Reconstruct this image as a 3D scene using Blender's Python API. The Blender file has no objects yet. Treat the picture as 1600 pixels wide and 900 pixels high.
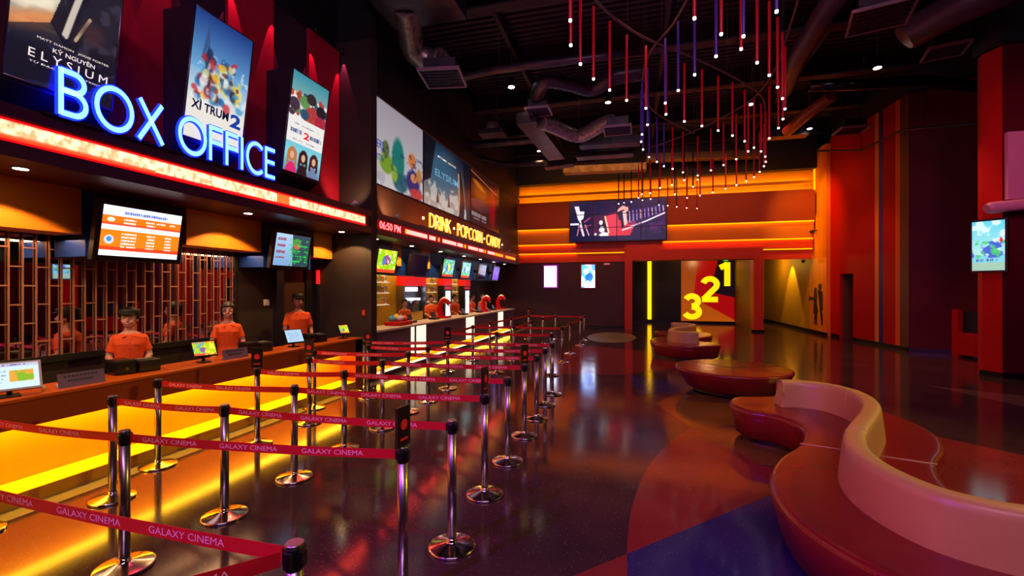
import bpy, bmesh, math, random
import numpy as np
from mathutils import Vector, Matrix
R = math.radians
PI = math.pi
random.seed(7)
S = bpy.context.scene
C = S.collection

# ------------------------------------------------------------------ camera
YAW = R(15.0)
SY, CY = math.sin(YAW), math.cos(YAW)
CAMH = 2.0
cam = bpy.data.cameras.new('camera'); cam.lens = 15.975; cam.sensor_width = 36; cam.clip_start = 0.05; cam.clip_end = 200
co = bpy.data.objects.new('camera', cam); C.objects.link(co)
co.location = (0, 0, CAMH); co.rotation_euler = (R(90), 0, YAW)
cam.shift_y = 2.0 / 1600
S.camera = co
S.view_settings.view_transform = 'Standard'
S.view_settings.look = 'None'
S.view_settings.gamma = 1
S.view_settings.exposure = 0.0
S.view_settings.use_curve_mapping = False
S.cycles.use_denoising = True
S.cycles.max_bounces = 8
S.cycles.diffuse_bounces = 4
S.cycles.glossy_bounces = 5
S.cycles.sample_clamp_indirect = 4.0
S.cycles.caustics_reflective = False
S.cycles.caustics_refractive = False

# ------------------------------------------------------------------ world
w = bpy.data.worlds.new('world'); S.world = w; w.use_nodes = True
w.node_tree.nodes['Background'].inputs[0].default_value = (0.02, 0.012, 0.03, 1)
w.node_tree.nodes['Background'].inputs[1].default_value = 0.3

def lin(c):
    return tuple(((x / 255) / 12.92 if x / 255 <= 0.04045 else ((x / 255 + 0.055) / 1.055) ** 2.4) for x in c)

# ------------------------------------------------------------------ lights
def light(name, kind, loc, power, color, size=0.1, rot=(0, 0, 0), **k):
    l = bpy.data.lights.new(name, kind); l.energy = power; l.color = lin(color)
    if kind == 'AREA':
        l.shape = 'RECTANGLE'; l.size = size[0]; l.size_y = size[1]
        if 'spread' in k: l.spread = R(k['spread'])
    else:
        l.shadow_soft_size = size
        if kind == 'SPOT':
            l.spot_size = R(k.get('angle', 90)); l.spot_blend = k.get('blend', .4)
    o = bpy.data.objects.new(name, l); C.objects.link(o); o.location = loc; o.rotation_euler = rot
    if 'aim' in k:
        d = Vector(k['aim']) - Vector(loc); o.rotation_euler = d.to_track_quat('-Z', 'Y').to_euler()
    return o
# added fill and wash lights without fixtures, tinted to brighten the hall
light('front_fill', 'AREA', (1.5, -3.6, 8.6), 340, (235, 180, 230), (8, 1.2), aim=(.5, 8.0, 0), spread=130)
light('bounce_up', 'AREA', (-1.0, 10.0, 4.6), 44, (205, 120, 235), (6, 16), rot=(PI, 0, 0))
light('magenta_wash', 'SPOT', (-3.6, -1.0, 4.4), 900, (170, 60, 255), .12, angle=80, blend=.8, aim=(2.0, 4.5, .4))
light('warm_wash', 'SPOT', (10.2, 8.6, 6.6), 3000, (235, 205, 30), .2, angle=50, blend=.9, aim=(2.4, 5.6, .6))
light('red_wall_wash', 'SPOT', (4.0, 17.5, 8.3), 330, (255, 110, 90), .3, angle=60, blend=.9, aim=(8.3, 21.0, 3.6))
light('pier_wash', 'SPOT', (3.6, 11.0, 8.2), 110, (255, 110, 110), .3, angle=50, blend=.9, aim=(8.0, 12.8, 3.6))
light('pink_wash', 'SPOT', (6.0, 7.0, 6.5), 420, (255, 130, 190), .3, angle=50, blend=.9, aim=(9.3, 12.8, 4.4))
light('back_wall_wash', 'AREA', (1.0, 19.5, 7.9), 140, (255, 150, 60), (12, 1.0), aim=(1.0, 23.6, 4.6), spread=120)
light('orange_wall_wash', 'SPOT', (5.6, 21.0, 8.2), 950, (255, 200, 30), .2, angle=60, blend=.9, aim=(8.0, 23.2, 4.5))
# ------------------------------------------------------------------ materials
MATS = {}
def mat(name, col, rough=.5, metal=0.0, emit=None, es=1.0, coat=0.0, spec=.5):
    if name in MATS: return MATS[name]
    m = bpy.data.materials.new(name); m.use_nodes = True
    b = m.node_tree.nodes['Principled BSDF']
    b.inputs['Base Color'].default_value = (*lin(col), 1)
    b.inputs['Roughness'].default_value = rough
    b.inputs['Metallic'].default_value = metal
    b.inputs['Specular IOR Level'].default_value = spec
    if coat: b.inputs['Coat Weight'].default_value = coat; b.inputs['Coat Roughness'].default_value = .1
    if emit is not None:
        b.inputs['Emission Color'].default_value = (*lin(emit), 1)
        b.inputs['Emission Strength'].default_value = es
    MATS[name] = m
    return m
def noisy(name, col, col2, scale, rough=.5, bump=0.0, detail=4, stretch=(1, 1, 1), spec=.5, metal=0.0, lo=.35, hi=.65, coat=0.0):
    m = mat(name, col, rough, metal, coat=coat, spec=spec); nt = m.node_tree; N = nt.nodes; L = nt.links; b = N['Principled BSDF']
    tc = N.new('ShaderNodeTexCoord'); mp = N.new('ShaderNodeMapping'); mp.inputs['Scale'].default_value = stretch
    nz = N.new('ShaderNodeTexNoise'); nz.inputs['Scale'].default_value = scale; nz.inputs['Detail'].default_value = detail
    cr = N.new('ShaderNodeValToRGB'); cr.color_ramp.elements[0].position = lo; cr.color_ramp.elements[1].position = hi
    cr.color_ramp.elements[0].color = (*lin(col), 1); cr.color_ramp.elements[1].color = (*lin(col2), 1)
    L.new(tc.outputs['Object'], mp.inputs[0]); L.new(mp.outputs[0], nz.inputs[0]); L.new(nz.outputs[0], cr.inputs[0]); L.new(cr.outputs[0], b.inputs['Base Color'])
    if bump:
        bp = N.new('ShaderNodeBump'); bp.inputs['Strength'].default_value = bump; bp.inputs['Distance'].default_value = .01
        L.new(nz.outputs[0], bp.inputs['Height']); L.new(bp.outputs[0], b.inputs['Normal'])
    return m
def terrazzo(name, col, col2, rough=.115):
    m = mat(name, col, rough, coat=0.0, spec=.4); nt = m.node_tree; N = nt.nodes; L = nt.links; b = N['Principled BSDF']
    tc = N.new('ShaderNodeTexCoord')
    nz = N.new('ShaderNodeTexNoise'); nz.inputs['Scale'].default_value = .9; nz.inputs['Detail'].default_value = 8
    cr = N.new('ShaderNodeValToRGB'); cr.color_ramp.elements[0].position = .3; cr.color_ramp.elements[1].position = .7
    cr.color_ramp.elements[0].color = (*lin(col), 1); cr.color_ramp.elements[1].color = (*lin(col2), 1)
    vo = N.new('ShaderNodeTexVoronoi'); vo.inputs['Scale'].default_value = 52
    c2 = N.new('ShaderNodeValToRGB'); c2.color_ramp.elements[0].position = .10; c2.color_ramp.elements[1].position = .17
    c2.color_ramp.elements[0].color = (1, 1, 1, 1); c2.color_ramp.elements[1].color = (0, 0, 0, 1)
    wn = N.new('ShaderNodeMath'); wn.operation = 'GREATER_THAN'; wn.inputs[1].default_value = .62
    ml = N.new('ShaderNodeMath'); ml.operation = 'MULTIPLY'
    mx = N.new('ShaderNodeMix'); mx.data_type = 'RGBA'; mx.inputs['B'].default_value = (*lin((150, 118, 112)), 1)
    L.new(tc.outputs['Object'], nz.inputs[0]); L.new(tc.outputs['Object'], vo.inputs[0])
    L.new(nz.outputs[0], cr.inputs[0]); L.new(vo.outputs['Distance'], c2.inputs[0])
    L.new(vo.outputs['Color'], wn.inputs[0]); L.new(c2.outputs[0], ml.inputs[0]); L.new(wn.outputs[0], ml.inputs[1])
    L.new(ml.outputs[0], mx.inputs['Factor']); L.new(cr.outputs[0], mx.inputs['A']); L.new(mx.outputs['Result'], b.inputs['Base Color'])
    n2 = N.new('ShaderNodeTexNoise'); n2.inputs['Scale'].default_value = 2.2; n2.inputs['Detail'].default_value = 6
    mr = N.new('ShaderNodeMapRange'); mr.inputs[1].default_value = .3; mr.inputs[2].default_value = .7; mr.inputs[3].default_value = rough - .02; mr.inputs[4].default_value = rough + .03
    L.new(tc.outputs['Object'], n2.inputs[0]); L.new(n2.outputs[0], mr.inputs[0]); L.new(mr.outputs[0], b.inputs['Roughness'])
    return m
def art_mat(name, es, rough=.25):
    m = mat(name, (10, 10, 10), rough); nt = m.node_tree; b = nt.nodes['Principled BSDF']
    a = nt.nodes.new('ShaderNodeAttribute'); a.attribute_name = 'art'
    nt.links.new(a.outputs['Color'], b.inputs['Emission Color']); b.inputs['Emission Strength'].default_value = es
    return m
def print_mat(name, rough=.45):
    m = mat(name, (10, 10, 10), rough); nt = m.node_tree; b = nt.nodes['Principled BSDF']
    a = nt.nodes.new('ShaderNodeAttribute'); a.attribute_name = 'art'
    nt.links.new(a.outputs['Color'], b.inputs['Base Color'])
    return m

# ------------------------------------------------------------------ mesh builder
class MB:
    def __init__(s): s.v = []; s.f = []; s.sm = []; s.mi = []; s.m = 0
    def add(s, vs, fs, smooth=False):
        k = len(s.v); s.v += [tuple(v) for v in vs]
        for f in fs: s.f.append(tuple(k + i for i in f)); s.sm.append(smooth); s.mi.append(s.m)
        return s
    def box(s, a, b):
        x0, y0, z0 = a; x1, y1, z1 = b
        x0, x1 = min(x0, x1), max(x0, x1); y0, y1 = min(y0, y1), max(y0, y1); z0, z1 = min(z0, z1), max(z0, z1)
        return s.add([(x0, y0, z0), (x1, y0, z0), (x1, y1, z0), (x0, y1, z0), (x0, y0, z1), (x1, y0, z1), (x1, y1, z1), (x0, y1, z1)],
                     [(0, 3, 2, 1), (4, 5, 6, 7), (0, 1, 5, 4), (1, 2, 6, 5), (2, 3, 7, 6), (3, 0, 4, 7)])
    def bbox(s, a, b, r=.01):
        # box with chamfered vertical and horizontal edges
        bm = bmesh.new(); bmesh.ops.create_cube(bm, size=1)
        for v in bm.verts: v.co = Vector([(a[i] + b[i]) / 2 + v.co[i] * abs(b[i] - a[i]) for i in range(3)])
        bmesh.ops.bevel(bm, geom=bm.edges[:], offset=r, segments=2, profile=.5, affect='EDGES')
        bm.verts.ensure_lookup_table()
        s.add([v.co[:] for v in bm.verts], [tuple(v.index for v in f.verts) for f in bm.faces]); bm.free(); return s
    def prism(s, poly, z0, z1):
        n = len(poly)
        ar = sum(poly[i][0] * poly[(i + 1) % n][1] - poly[(i + 1) % n][0] * poly[i][1] for i in range(n))
        if ar < 0: poly = poly[::-1]
        return s.add([(x, y, z0) for x, y in poly] + [(x, y, z1) for x, y in poly],
                     [tuple(range(n - 1, -1, -1)), tuple(range(n, 2 * n))] + [(i, (i + 1) % n, n + (i + 1) % n, n + i) for i in range(n)])
    def hexa(s, q0, q1):
        # solid between two quads given in the same winding
        return s.add(list(q0) + list(q1), [(3, 2, 1, 0), (4, 5, 6, 7), (0, 1, 5, 4), (1, 2, 6, 5), (2, 3, 7, 6), (3, 0, 4, 7)])
    def wall(s, p0, p1, z0, z1, t=.15, side=1):
        # upright slab along p0-p1, thickened to one side
        d = Vector((p1[0] - p0[0], p1[1] - p0[1])); n = Vector((-d.y, d.x)).normalized() * t * side
        return s.prism([p0, p1, (p1[0] + n.x, p1[1] + n.y), (p0[0] + n.x, p0[1] + n.y)], z0, z1)
    def tube(s, pts, r, seg=8, caps=True, smooth=True):
        pts = [Vector(p) for p in pts]; n = len(pts); rr = r if isinstance(r, (list, tuple)) else [r] * n
        vs = []; up = None
        for i, p in enumerate(pts):
            t = (pts[min(i + 1, n - 1)] - pts[max(i - 1, 0)]).normalized()
            if up is None: up = Vector((0, 0, 1)) if abs(t.z) < .95 else Vector((1, 0, 0))
            a = t.cross(up)
            if a.length < 1e-5: a = t.cross(Vector((0, 1, 0)))
            a.normalize(); b = a.cross(t).normalized(); up = b
            for k in range(seg):
                q = 2 * PI * k / seg; vs.append(p + (a * math.cos(q) + b * math.sin(q)) * rr[i])
        fs = [(i * seg + k, i * seg + (k + 1) % seg, (i + 1) * seg + (k + 1) % seg, (i + 1) * seg + k) for i in range(n - 1) for k in range(seg)]
        s.add(vs, [f[::-1] for f in fs], smooth)
        if caps:
            k0 = len(s.v) - n * seg
            s.f.append(tuple(k0 + k for k in range(seg))); s.f.append(tuple(k0 + (n - 1) * seg + k for k in range(seg - 1, -1, -1)))
            s.sm += [False, False]; s.mi += [s.m, s.m]
        return s
    def lathe(s, prof, c=(0, 0, 0), seg=24, smooth=True):
        vs = []; 
        for r, z in prof:
            for k in range(seg): q = 2 * PI * k / seg; vs.append((c[0] + r * math.cos(q), c[1] + r * math.sin(q), c[2] + z))
        n = len(prof)
        fs = [(i * seg + k, i * seg + (k + 1) % seg, (i + 1) * seg + (k + 1) % seg, (i + 1) * seg + k) for i in range(n - 1) for k in range(seg)]
        s.add(vs, fs, smooth)
        k0 = len(s.v) - n * seg
        s.f.append(tuple(k0 + k for k in range(seg - 1, -1, -1))); s.f.append(tuple(k0 + (n - 1) * seg + k for k in range(seg)))
        s.sm += [False, False]; s.mi += [s.m, s.m]
        return s
    def ell(s, c, r, seg=16, rings=10, M=None):
        vs = []; fs = []
        for i in range(rings + 1):
            th = PI * i / rings
            for k in range(seg):
                q = 2 * PI * k / seg; p = Vector((r[0] * math.sin(th) * math.cos(q), r[1] * math.sin(th) * math.sin(q), r[2] * math.cos(th)))
                if M is not None: p = M @ p
                vs.append((p.x + c[0], p.y + c[1], p.z + c[2]))
        for i in range(rings):
            for k in range(seg): fs.append((i * seg + k, (i + 1) * seg + k, (i + 1) * seg + (k + 1) % seg, i * seg + (k + 1) % seg))
        return s.add(vs, fs, True)
    def cap(s, p0, p1, r0, r1, seg=12):
        # tapered capsule with round ends
        p0, p1 = Vector(p0), Vector(p1); t = (p1 - p0).normalized()
        pts = []; rr = []
        for a in (88, 60, 30): pts.append(p0 - t * r0 * math.sin(R(a))); rr.append(r0 * math.cos(R(a)))
        pts += [p0, p1]; rr += [r0, r1]
        for a in (30, 60, 88): pts.append(p1 + t * r1 * math.sin(R(a))); rr.append(r1 * math.cos(R(a)))
        return s.tube(pts, rr, seg)
    def build(s, name, m, parent=None, world=True, bevel=0):
        me = bpy.data.meshes.new(name)
        vs = s.v
        if parent is not None and world:
            off = wpos(parent); vs = [(x - off.x, y - off.y, z - off.z) for x, y, z in vs]
        me.from_pydata(vs, [], s.f)
        for mm in (m if isinstance(m, (list, tuple)) else [m]): me.materials.append(mm)
        me.polygons.foreach_set('use_smooth', s.sm); me.polygons.foreach_set('material_index', s.mi)
        me.update()
        o = bpy.data.objects.new(name, me); C.objects.link(o)
        if parent is not None: o.parent = parent
        if bevel:
            b = o.modifiers.new('bevel', 'BEVEL'); b.width = bevel; b.segments = 2; b.limit_method = 'ANGLE'
        return o
def wpos(o):
    v = Vector((0, 0, 0))
    while o is not None: v += Vector(o.location); o = o.parent
    return v
def empty(name, loc, label=None, cat=None, group=None, rz=0, kind=None):
    o = bpy.data.objects.new(name, None); C.objects.link(o); o.location = loc; o.rotation_euler = (0, 0, rz); o.empty_display_size = .1
    tag(o, label, cat, group, kind); return o
def tag(o, label=None, cat=None, group=None, kind=None):
    if label: o['label'] = label
    if cat: o['category'] = cat
    if group: o['group'] = group
    if kind: o['kind'] = kind
    return o
def struct(name, mb, m, parent=None):
    o = mb.build(name, m, parent)
    if parent is None: o['kind'] = 'structure'
    return o
KIDS = {}
def copy_tree(o, parent=None):
    c = o.copy(); C.objects.link(c); c.parent = parent
    for ch in [x for x in bpy.data.objects if x.parent == o]: copy_tree(ch, c)
    return c
def at(px, py, z=None, Y=None, X=None):
    # a point of the photograph turned into a place in the hall, on a level z or an upright plane Y or X
    r = (px - 800) / 710.0
    if z is not None: d = 710.0 * (CAMH - z) / (py - 452)
    elif X is not None: d = X / (-SY + r * CY)
    else: d = Y / (CY + r * SY)
    return Vector((d * (-SY + r * CY), d * (CY + r * SY), CAMH - (py - 452) * d / 710.0))
def alongX(px, X): return at(px, 452, X=X).y
def catmull(P, n=8, closed=False):
    P = [Vector(p) for p in P]; out = []; N = len(P)
    rng = range(N) if closed else range(N - 1)
    for i in rng:
        if closed: a, b, c, d = P[i - 1], P[i], P[(i + 1) % N], P[(i + 2) % N]
        else: a, b, c, d = P[max(i - 1, 0)], P[i], P[i + 1], P[min(i + 2, N - 1)]
        for k in range(n):
            t = k / n; out.append(.5 * ((2 * b) + (c - a) * t + (2 * a - 5 * b + 4 * c - d) * t * t + (3 * b - a - 3 * c + d) * t ** 3))
    if not closed: out.append(P[-1])
    return out

# ------------------------------------------------------------------ lettering
_tc = {}
def text_geo(txt, size=1.0, thick=0.0, offset=0.0):
    key = (txt, thick, offset)
    if key not in _tc:
        cu = bpy.data.curves.new('t', 'FONT'); cu.body = txt; cu.size = 1; cu.extrude = thick; cu.offset = offset; cu.resolution_u = 3
        o = bpy.data.objects.new('t', cu)
        me = bpy.data.meshes.new_from_object(o)
        vs = [v.co[:] for v in me.vertices]; fs = [tuple(p.vertices) for p in me.polygons]
        x0 = min(v[0] for v in vs); x1 = max(v[0] for v in vs); y0 = min(v[1] for v in vs); y1 = max(v[1] for v in vs)
        _tc[key] = ([(v[0] - x0, v[1] - y0, v[2]) for v in vs], fs, x1 - x0, y1 - y0)
        bpy.data.objects.remove(o); bpy.data.curves.remove(cu); bpy.data.meshes.remove(me)
    return _tc[key]
def text_on(mb, txt, p, u, v, wid, hei, lift=.002, offset=0.0):
    # flat letters fitted into a box: p its lower left corner, u and v unit directions
    vs, fs, W, H = text_geo(txt, offset=offset); u = Vector(u).normalized(); v = Vector(v).normalized(); n = u.cross(v); p = Vector(p)
    if wid is None: wid = hei * W / H
    mb.add([p + u * (a / W * wid) + v * (b / H * hei) + n * lift for a, b, c in vs], fs)
    return mb
def ribbon(pts, hw, closed=False):
    P = [Vector((a, b)) for a, b in pts]; n = len(P); L = []; Rr = []
    for i in range(n):
        if closed: a, c = P[i - 1], P[(i + 1) % n]
        else: a, c = P[max(i - 1, 0)], P[min(i + 1, n - 1)]
        d0 = (P[i] - a); d1 = (c - P[i])
        if d0.length < 1e-6: d0 = d1
        if d1.length < 1e-6: d1 = d0
        d0.normalize(); d1.normalize(); t = (d0 + d1)
        if t.length < .2: t = d1
        t.normalize(); nn = Vector((-t.y, t.x)); k = hw / max(.4, nn.dot(Vector((-d1.y, d1.x))))
        L.append(P[i] + nn * k); Rr.append(P[i] - nn * k)
    return L, Rr
def arc(cx, cy, rx, ry, a0, a1, n=14): return [(cx + rx * math.cos(R(a0 + (a1 - a0) * i / n)), cy + ry * math.sin(R(a0 + (a1 - a0) * i / n))) for i in range(n + 1)]
GL = {
 'B': (.62, [([(.0, .0), (.0, 1.0)], 0), ([(0, .95)] + arc(.28, .745, .24, .205, 90, -90) + [(0, .54)], 0), ([(0, .54)] + arc(.28, .295, .28, .245, 90, -90) + [(0, .05)], 0)]),
 'O': (.98, [(arc(.49, .5, .46, .47, 0, 360, 30)[:-1], 1)]),
 'X': (.74, [([(.03, 1), (.72, 0)], 0), ([(.7, 1), (.0, 0)], 0)]),
 'F': (.5, [([(0, 0), (0, 1)], 0), ([(0, .95), (.5, .95)], 0), ([(0, .54), (.46, .54)], 0)]),
 'I': (.05, [([(0, 0), (0, 1)], 0)]),
 'C': (.78, [(arc(.47, .5, .44, .47, 48, 312, 22), 0)]),
 'E': (.48, [([(0, 0), (0, 1)], 0), ([(0, .95), (.48, .95)], 0), ([(0, .53), (.46, .53)], 0), ([(0, .05), (.48, .05)], 0)]),
 'D': (.68, [([(0, 0), (0, 1)], 0), ([(0, .95)] + arc(.22, .5, .44, .45, 90, -90) + [(0, .05)], 0)]),
 'R': (.55, [([(0, 0), (0, 1)], 0), ([(0, .95)] + arc(.25, .73, .25, .22, 90, -90) + [(0, .51)], 0), ([(.22, .5), (.54, 0)], 0)]),
 'N': (.66, [([(0, 0), (0, 1)], 0), ([(0, .98), (.66, .02)], 0), ([(.66, 0), (.66, 1)], 0)]),
 'K': (.56, [([(0, 0), (0, 1)], 0), ([(.54, 1), (.02, .5)], 0), ([(.14, .58), (.56, 0)], 0)]),
 'P': (.52, [([(0, 0), (0, 1)], 0), ([(0, .95)] + arc(.24, .72, .26, .23, 90, -90) + [(0, .49)], 0)]),
 'A': (.72, [([(0, 0), (.36, 1)], 0), ([(.36, 1), (.72, 0)], 0), ([(.13, .32), (.59, .32)], 0)]),
 'Y': (.66, [([(0, 1), (.33, .48)], 0), ([(.66, 1), (.33, .48)], 0), ([(.33, .5), (.33, 0)], 0)]),
 '1': (.4, [([(.0, .78), (.28, .92)], 0), ([(.28, 0), (.28, 1)], 0)]),
 '2': (.62, [(arc(.31, .7, .27, .24, 165, -40, 14) + [(.05, .06)], 0), ([(.0, .06), (.62, .06)], 0)]),
 '3': (.6, [(arc(.29, .72, .24, .21, 160, -90, 14), 0), (arc(.29, .27, .28, .21, 90, -160, 16), 0)]),
}
def glyph(mb, ch, p, u, v, size, wscale=1.0, hw=.06, thick=.06):
    # one raised letter drawn with a broad pen; p lower left, returns its width
    W, strokes = GL[ch]; u = Vector(u).normalized(); v = Vector(v).normalized(); n = u.cross(v); p = Vector(p)
    for pts, closed in strokes:
        L, Q = ribbon([(x, y) for x, y in pts], hw, closed)
        m = len(L); T = lambda q, d: p + u * (q.x * size * wscale) + v * (q.y * size) + n * d
        vs = [T(q, thick) for q in L] + [T(q, thick) for q in Q] + [T(q, 0) for q in L] + [T(q, 0) for q in Q]
        fr = []; sd = []
        for i in range(m if closed else m - 1):
            j = (i + 1) % m
            fr.append((m + i, m + j, j, i)); sd.append((2 * m + i, i, j, 2 * m + j)); sd.append((m + i, 3 * m + i, 3 * m + j, m + j))
        if not closed: sd += [(0, 2 * m, 3 * m, m), (m - 1, 2 * m - 1, 4 * m - 1, 3 * m - 1)]
        mb.m = 0; mb.add(vs, fr); mb.m = 1; mb.add(vs, sd); mb.m = 0
    return W * size * wscale

# ------------------------------------------------------------------ painted panels
def hsh(n, m, seed):
    rs = np.random.RandomState(seed); return rs.rand(n, m)
def vnoise(h, w, cells, seed, octs=3):
    out = np.zeros((h, w)); amp = 1; tot = 0
    for o in range(octs):
        cy = max(2, int(cells * h / max(h, w) * 2 ** o) + 2); cx = max(2, int(cells * w / max(h, w) * 2 ** o) + 2)
        g = hsh(cy, cx, seed + o); y = np.linspace(0, cy - 1.001, h); x = np.linspace(0, cx - 1.001, w)
        yi = y.astype(int); xi = x.astype(int); fy = (y - yi)[:, None]; fx = (x - xi)[None, :]
        fy = fy * fy * (3 - 2 * fy); fx = fx * fx * (3 - 2 * fx)
        a = g[yi][:, xi]; b = g[yi][:, xi + 1]; c = g[yi + 1][:, xi]; d = g[yi + 1][:, xi + 1]
        out += amp * ((a * (1 - fx) + b * fx) * (1 - fy) + (c * (1 - fx) + d * fx) * fy); tot += amp; amp *= .5
    return out / tot
class Art:
    # canvas in 0..1 units, y down
    def __init__(s, w, h, col):
        s.w, s.h = w, h; s.a = np.ones((h, w, 3)) * np.array(col, float)
        s.y, s.x = np.mgrid[0:h, 0:w]; s.y = (s.y + .5) / h; s.x = (s.x + .5) / w
    def put(s, m, col, al=1.0):
        m = np.clip(m, 0, 1)[..., None] * al; s.a = s.a * (1 - m) + np.array(col, float) * m; return s
    def grad(s, c0, c1, y0=0, y1=1):
        t = np.clip((s.y - y0) / (y1 - y0), 0, 1)[..., None]; m = ((s.y >= y0) & (s.y <= y1))[..., None]
        s.a = np.where(m, np.array(c0, float) * (1 - t) + np.array(c1, float) * t, s.a); return s
    def rect(s, x0, y0, x1, y1, col, al=1): return s.put(((s.x >= x0) & (s.x <= x1) & (s.y >= y0) & (s.y <= y1)).astype(float), col, al)
    def ell(s, cx, cy, rx, ry, col, al=1, rot=0, soft=.15):
        c, q = math.cos(R(rot)), math.sin(R(rot)); k = s.h / s.w
        dx = (s.x - cx); dy = (s.y - cy) * k; X = dx * c + dy * q; Y = -dx * q + dy * c
        d = np.sqrt((X / rx) ** 2 + (Y / (ry * k)) ** 2); return s.put((1 - d) / soft + .5, col, al)
    def poly(s, pts, col, al=1):
        ins = np.zeros(s.x.shape, bool); n = len(pts)
        for i in range(n):
            x0, y0 = pts[i]; x1, y1 = pts[(i + 1) % n]
            if y0 == y1: continue
            cond = ((y0 > s.y) != (y1 > s.y)) & (s.x < (x1 - x0) * (s.y - y0) / (y1 - y0) + x0); ins ^= cond
        return s.put(ins.astype(float), col, al)
    def line(s, pts, wd, col, al=1):
        k = s.h / s.w; D = np.full(s.x.shape, 9.0)
        for (x0, y0), (x1, y1) in zip(pts[:-1], pts[1:]):
            dx, dy = x1 - x0, (y1 - y0) * k; L2 = dx * dx + dy * dy + 1e-9
            t = np.clip(((s.x - x0) * dx + (s.y - y0) * k * dy) / L2, 0, 1)
            D = np.minimum(D, np.hypot(s.x - x0 - t * dx, (s.y - y0) * k - t * dy))
        return s.put((wd - D) / (wd * .3 + 1e-6) + .5, col, al)
    def noise(s, cells, seed, col, lo=.5, hi=.7, al=1, mask=None):
        n = np.clip((vnoise(s.h, s.w, cells, seed) - lo) / (hi - lo), 0, 1)
        if mask is not None: n = n * mask
        return s.put(n, col, al)
    def words(s, x0, y0, x1, y1, col, seed, al=1, fill=.7):
        # a line of small print too fine to read
        rs = np.random.RandomState(seed); x = x0
        while x < x1:
            l = .008 + rs.rand() * .02
            if rs.rand() < fill: s.rect(x, y0 + (y1 - y0) * .2 * rs.rand(), min(x + l, x1), y1, col, al)
            x += l + .006
        return s
def art_panel(name, art, bl, br, tl, m, parent=None, world=True):
    h, w = art.h, art.w; bl, br, tl = Vector(bl), Vector(br), Vector(tl)
    me = bpy.data.meshes.new(name); u = (br - bl); v = (tl - bl)
    off = wpos(parent) if (parent is not None and world) else Vector((0, 0, 0))
    X = np.linspace(0, 1, w + 1)[None, :, None]; Yv = np.linspace(1, 0, h + 1)[:, None, None]
    P = np.array(bl - off)[None, None, :] + X * np.array(u) + Yv * np.array(v)
    idx = np.arange((w + 1) * (h + 1)).reshape(h + 1, w + 1)
    F = np.stack([idx[1:, :-1], idx[1:, 1:], idx[:-1, 1:], idx[:-1, :-1]], -1).reshape(-1, 4)
    nf = len(F)
    me.vertices.add((w + 1) * (h + 1)); me.vertices.foreach_set('co', P.reshape(-1))
    me.loops.add(nf * 4); me.loops.foreach_set('vertex_index', F.reshape(-1))
    me.polygons.add(nf); me.polygons.foreach_set('loop_start', np.arange(0, nf * 4, 4)); me.polygons.foreach_set('loop_total', np.full(nf, 4))
    me.update()
    ca = me.color_attributes.new('art', 'FLOAT_COLOR', 'POINT')
    a = art.a; pad = np.pad(a, ((0, 1), (0, 1), (0, 0)), mode='edge')
    pad = (pad + np.roll(pad, 1, 0) + np.roll(pad, 1, 1) + np.roll(np.roll(pad, 1, 0), 1, 1)) / 4 if False else pad
    lc = np.clip(pad / 255.0, 0, 4); lc = np.where(lc <= .04045, lc / 12.92, ((lc + .055) / 1.055) ** 2.4)
    ca.data.foreach_set('color', np.concatenate([lc, np.ones(lc.shape[:2] + (1,))], -1).reshape(-1))
    me.materials.append(m); me.validate()
    o = bpy.data.objects.new(name, me); C.objects.link(o)
    if parent is not None: o.parent = parent
    return o
# ------------------------------------------------------------------ palette
m_floor = terrazzo('floor_dark_terrazzo', (48, 30, 38), (68, 42, 46))
m_floor_red = terrazzo('floor_red_terrazzo', (112, 34, 38), (130, 42, 42))
m_floor_blue = terrazzo('floor_blue_terrazzo', (44, 38, 84), (54, 46, 98))
m_floor_brown = terrazzo('floor_warm_lit_terrazzo', (98, 58, 30), (120, 72, 36))
m_floor_grey = terrazzo('floor_grey_concrete', (120, 110, 80), (138, 128, 96), .3)
m_wall_dk = noisy('wall_dark_brown', (46, 33, 31), (52, 38, 35), 1.2, .6)
m_wall_plum = noisy('wall_dark_plum', (52, 26, 44), (58, 30, 48), 1.0, .6)
m_plum = mat('plum_lacquer', (44, 16, 40), .3)
m_black = mat('matt_black', (12, 10, 14), .6)
m_ceil = noisy('ceiling_black', (20, 17, 20), (30, 24, 26), 3, .7)
m_crim = noisy('crimson_panel', (176, 10, 44), (188, 14, 50), 1.0, .6)
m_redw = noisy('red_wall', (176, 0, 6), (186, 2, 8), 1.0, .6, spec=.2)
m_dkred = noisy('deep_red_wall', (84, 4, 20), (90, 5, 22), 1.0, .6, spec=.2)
m_orw = noisy('orange_wall', (232, 140, 12), (236, 148, 16), 1.0, .6)
m_olive = noisy('ochre_wall', (186, 144, 24), (194, 150, 28), 1.0, .6)
m_yelst = mat('yellow_stripe', (236, 140, 20), .5); m_blust = mat('blue_stripe', (40, 28, 110), .5)
m_brst = mat('brown_stripe', (96, 52, 24), .5); m_orst = mat('orange_stripe', (226, 84, 10), .5)
m_amber = noisy('amber_panel', (236, 158, 14), (240, 164, 16), 1.0, .55)
m_burnt = noisy('burnt_orange_panel', (156, 54, 8), (164, 58, 10), 1.0, .55)
m_portal = noisy('orange_red_panel', (206, 56, 10), (212, 60, 12), 1.0, .5)
m_base = mat('black_skirting', (14, 10, 12), .35)
m_led = mat('amber_led', (255, 190, 20), .5, emit=(255, 205, 30), es=15)
m_ledy = mat('yellow_led', (255, 180, 10), .5, emit=(255, 184, 4), es=1.15)
m_lampw = mat('lamp_white', (255, 250, 240), .4, emit=(255, 240, 220), es=14)
m_chrome = mat('chrome', (200, 196, 200), .13, 1.0)
m_steel = mat('brushed_steel', (150, 146, 156), .28, 1.0)
m_blackpl = mat('black_plastic', (14, 13, 16), .35)
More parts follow.
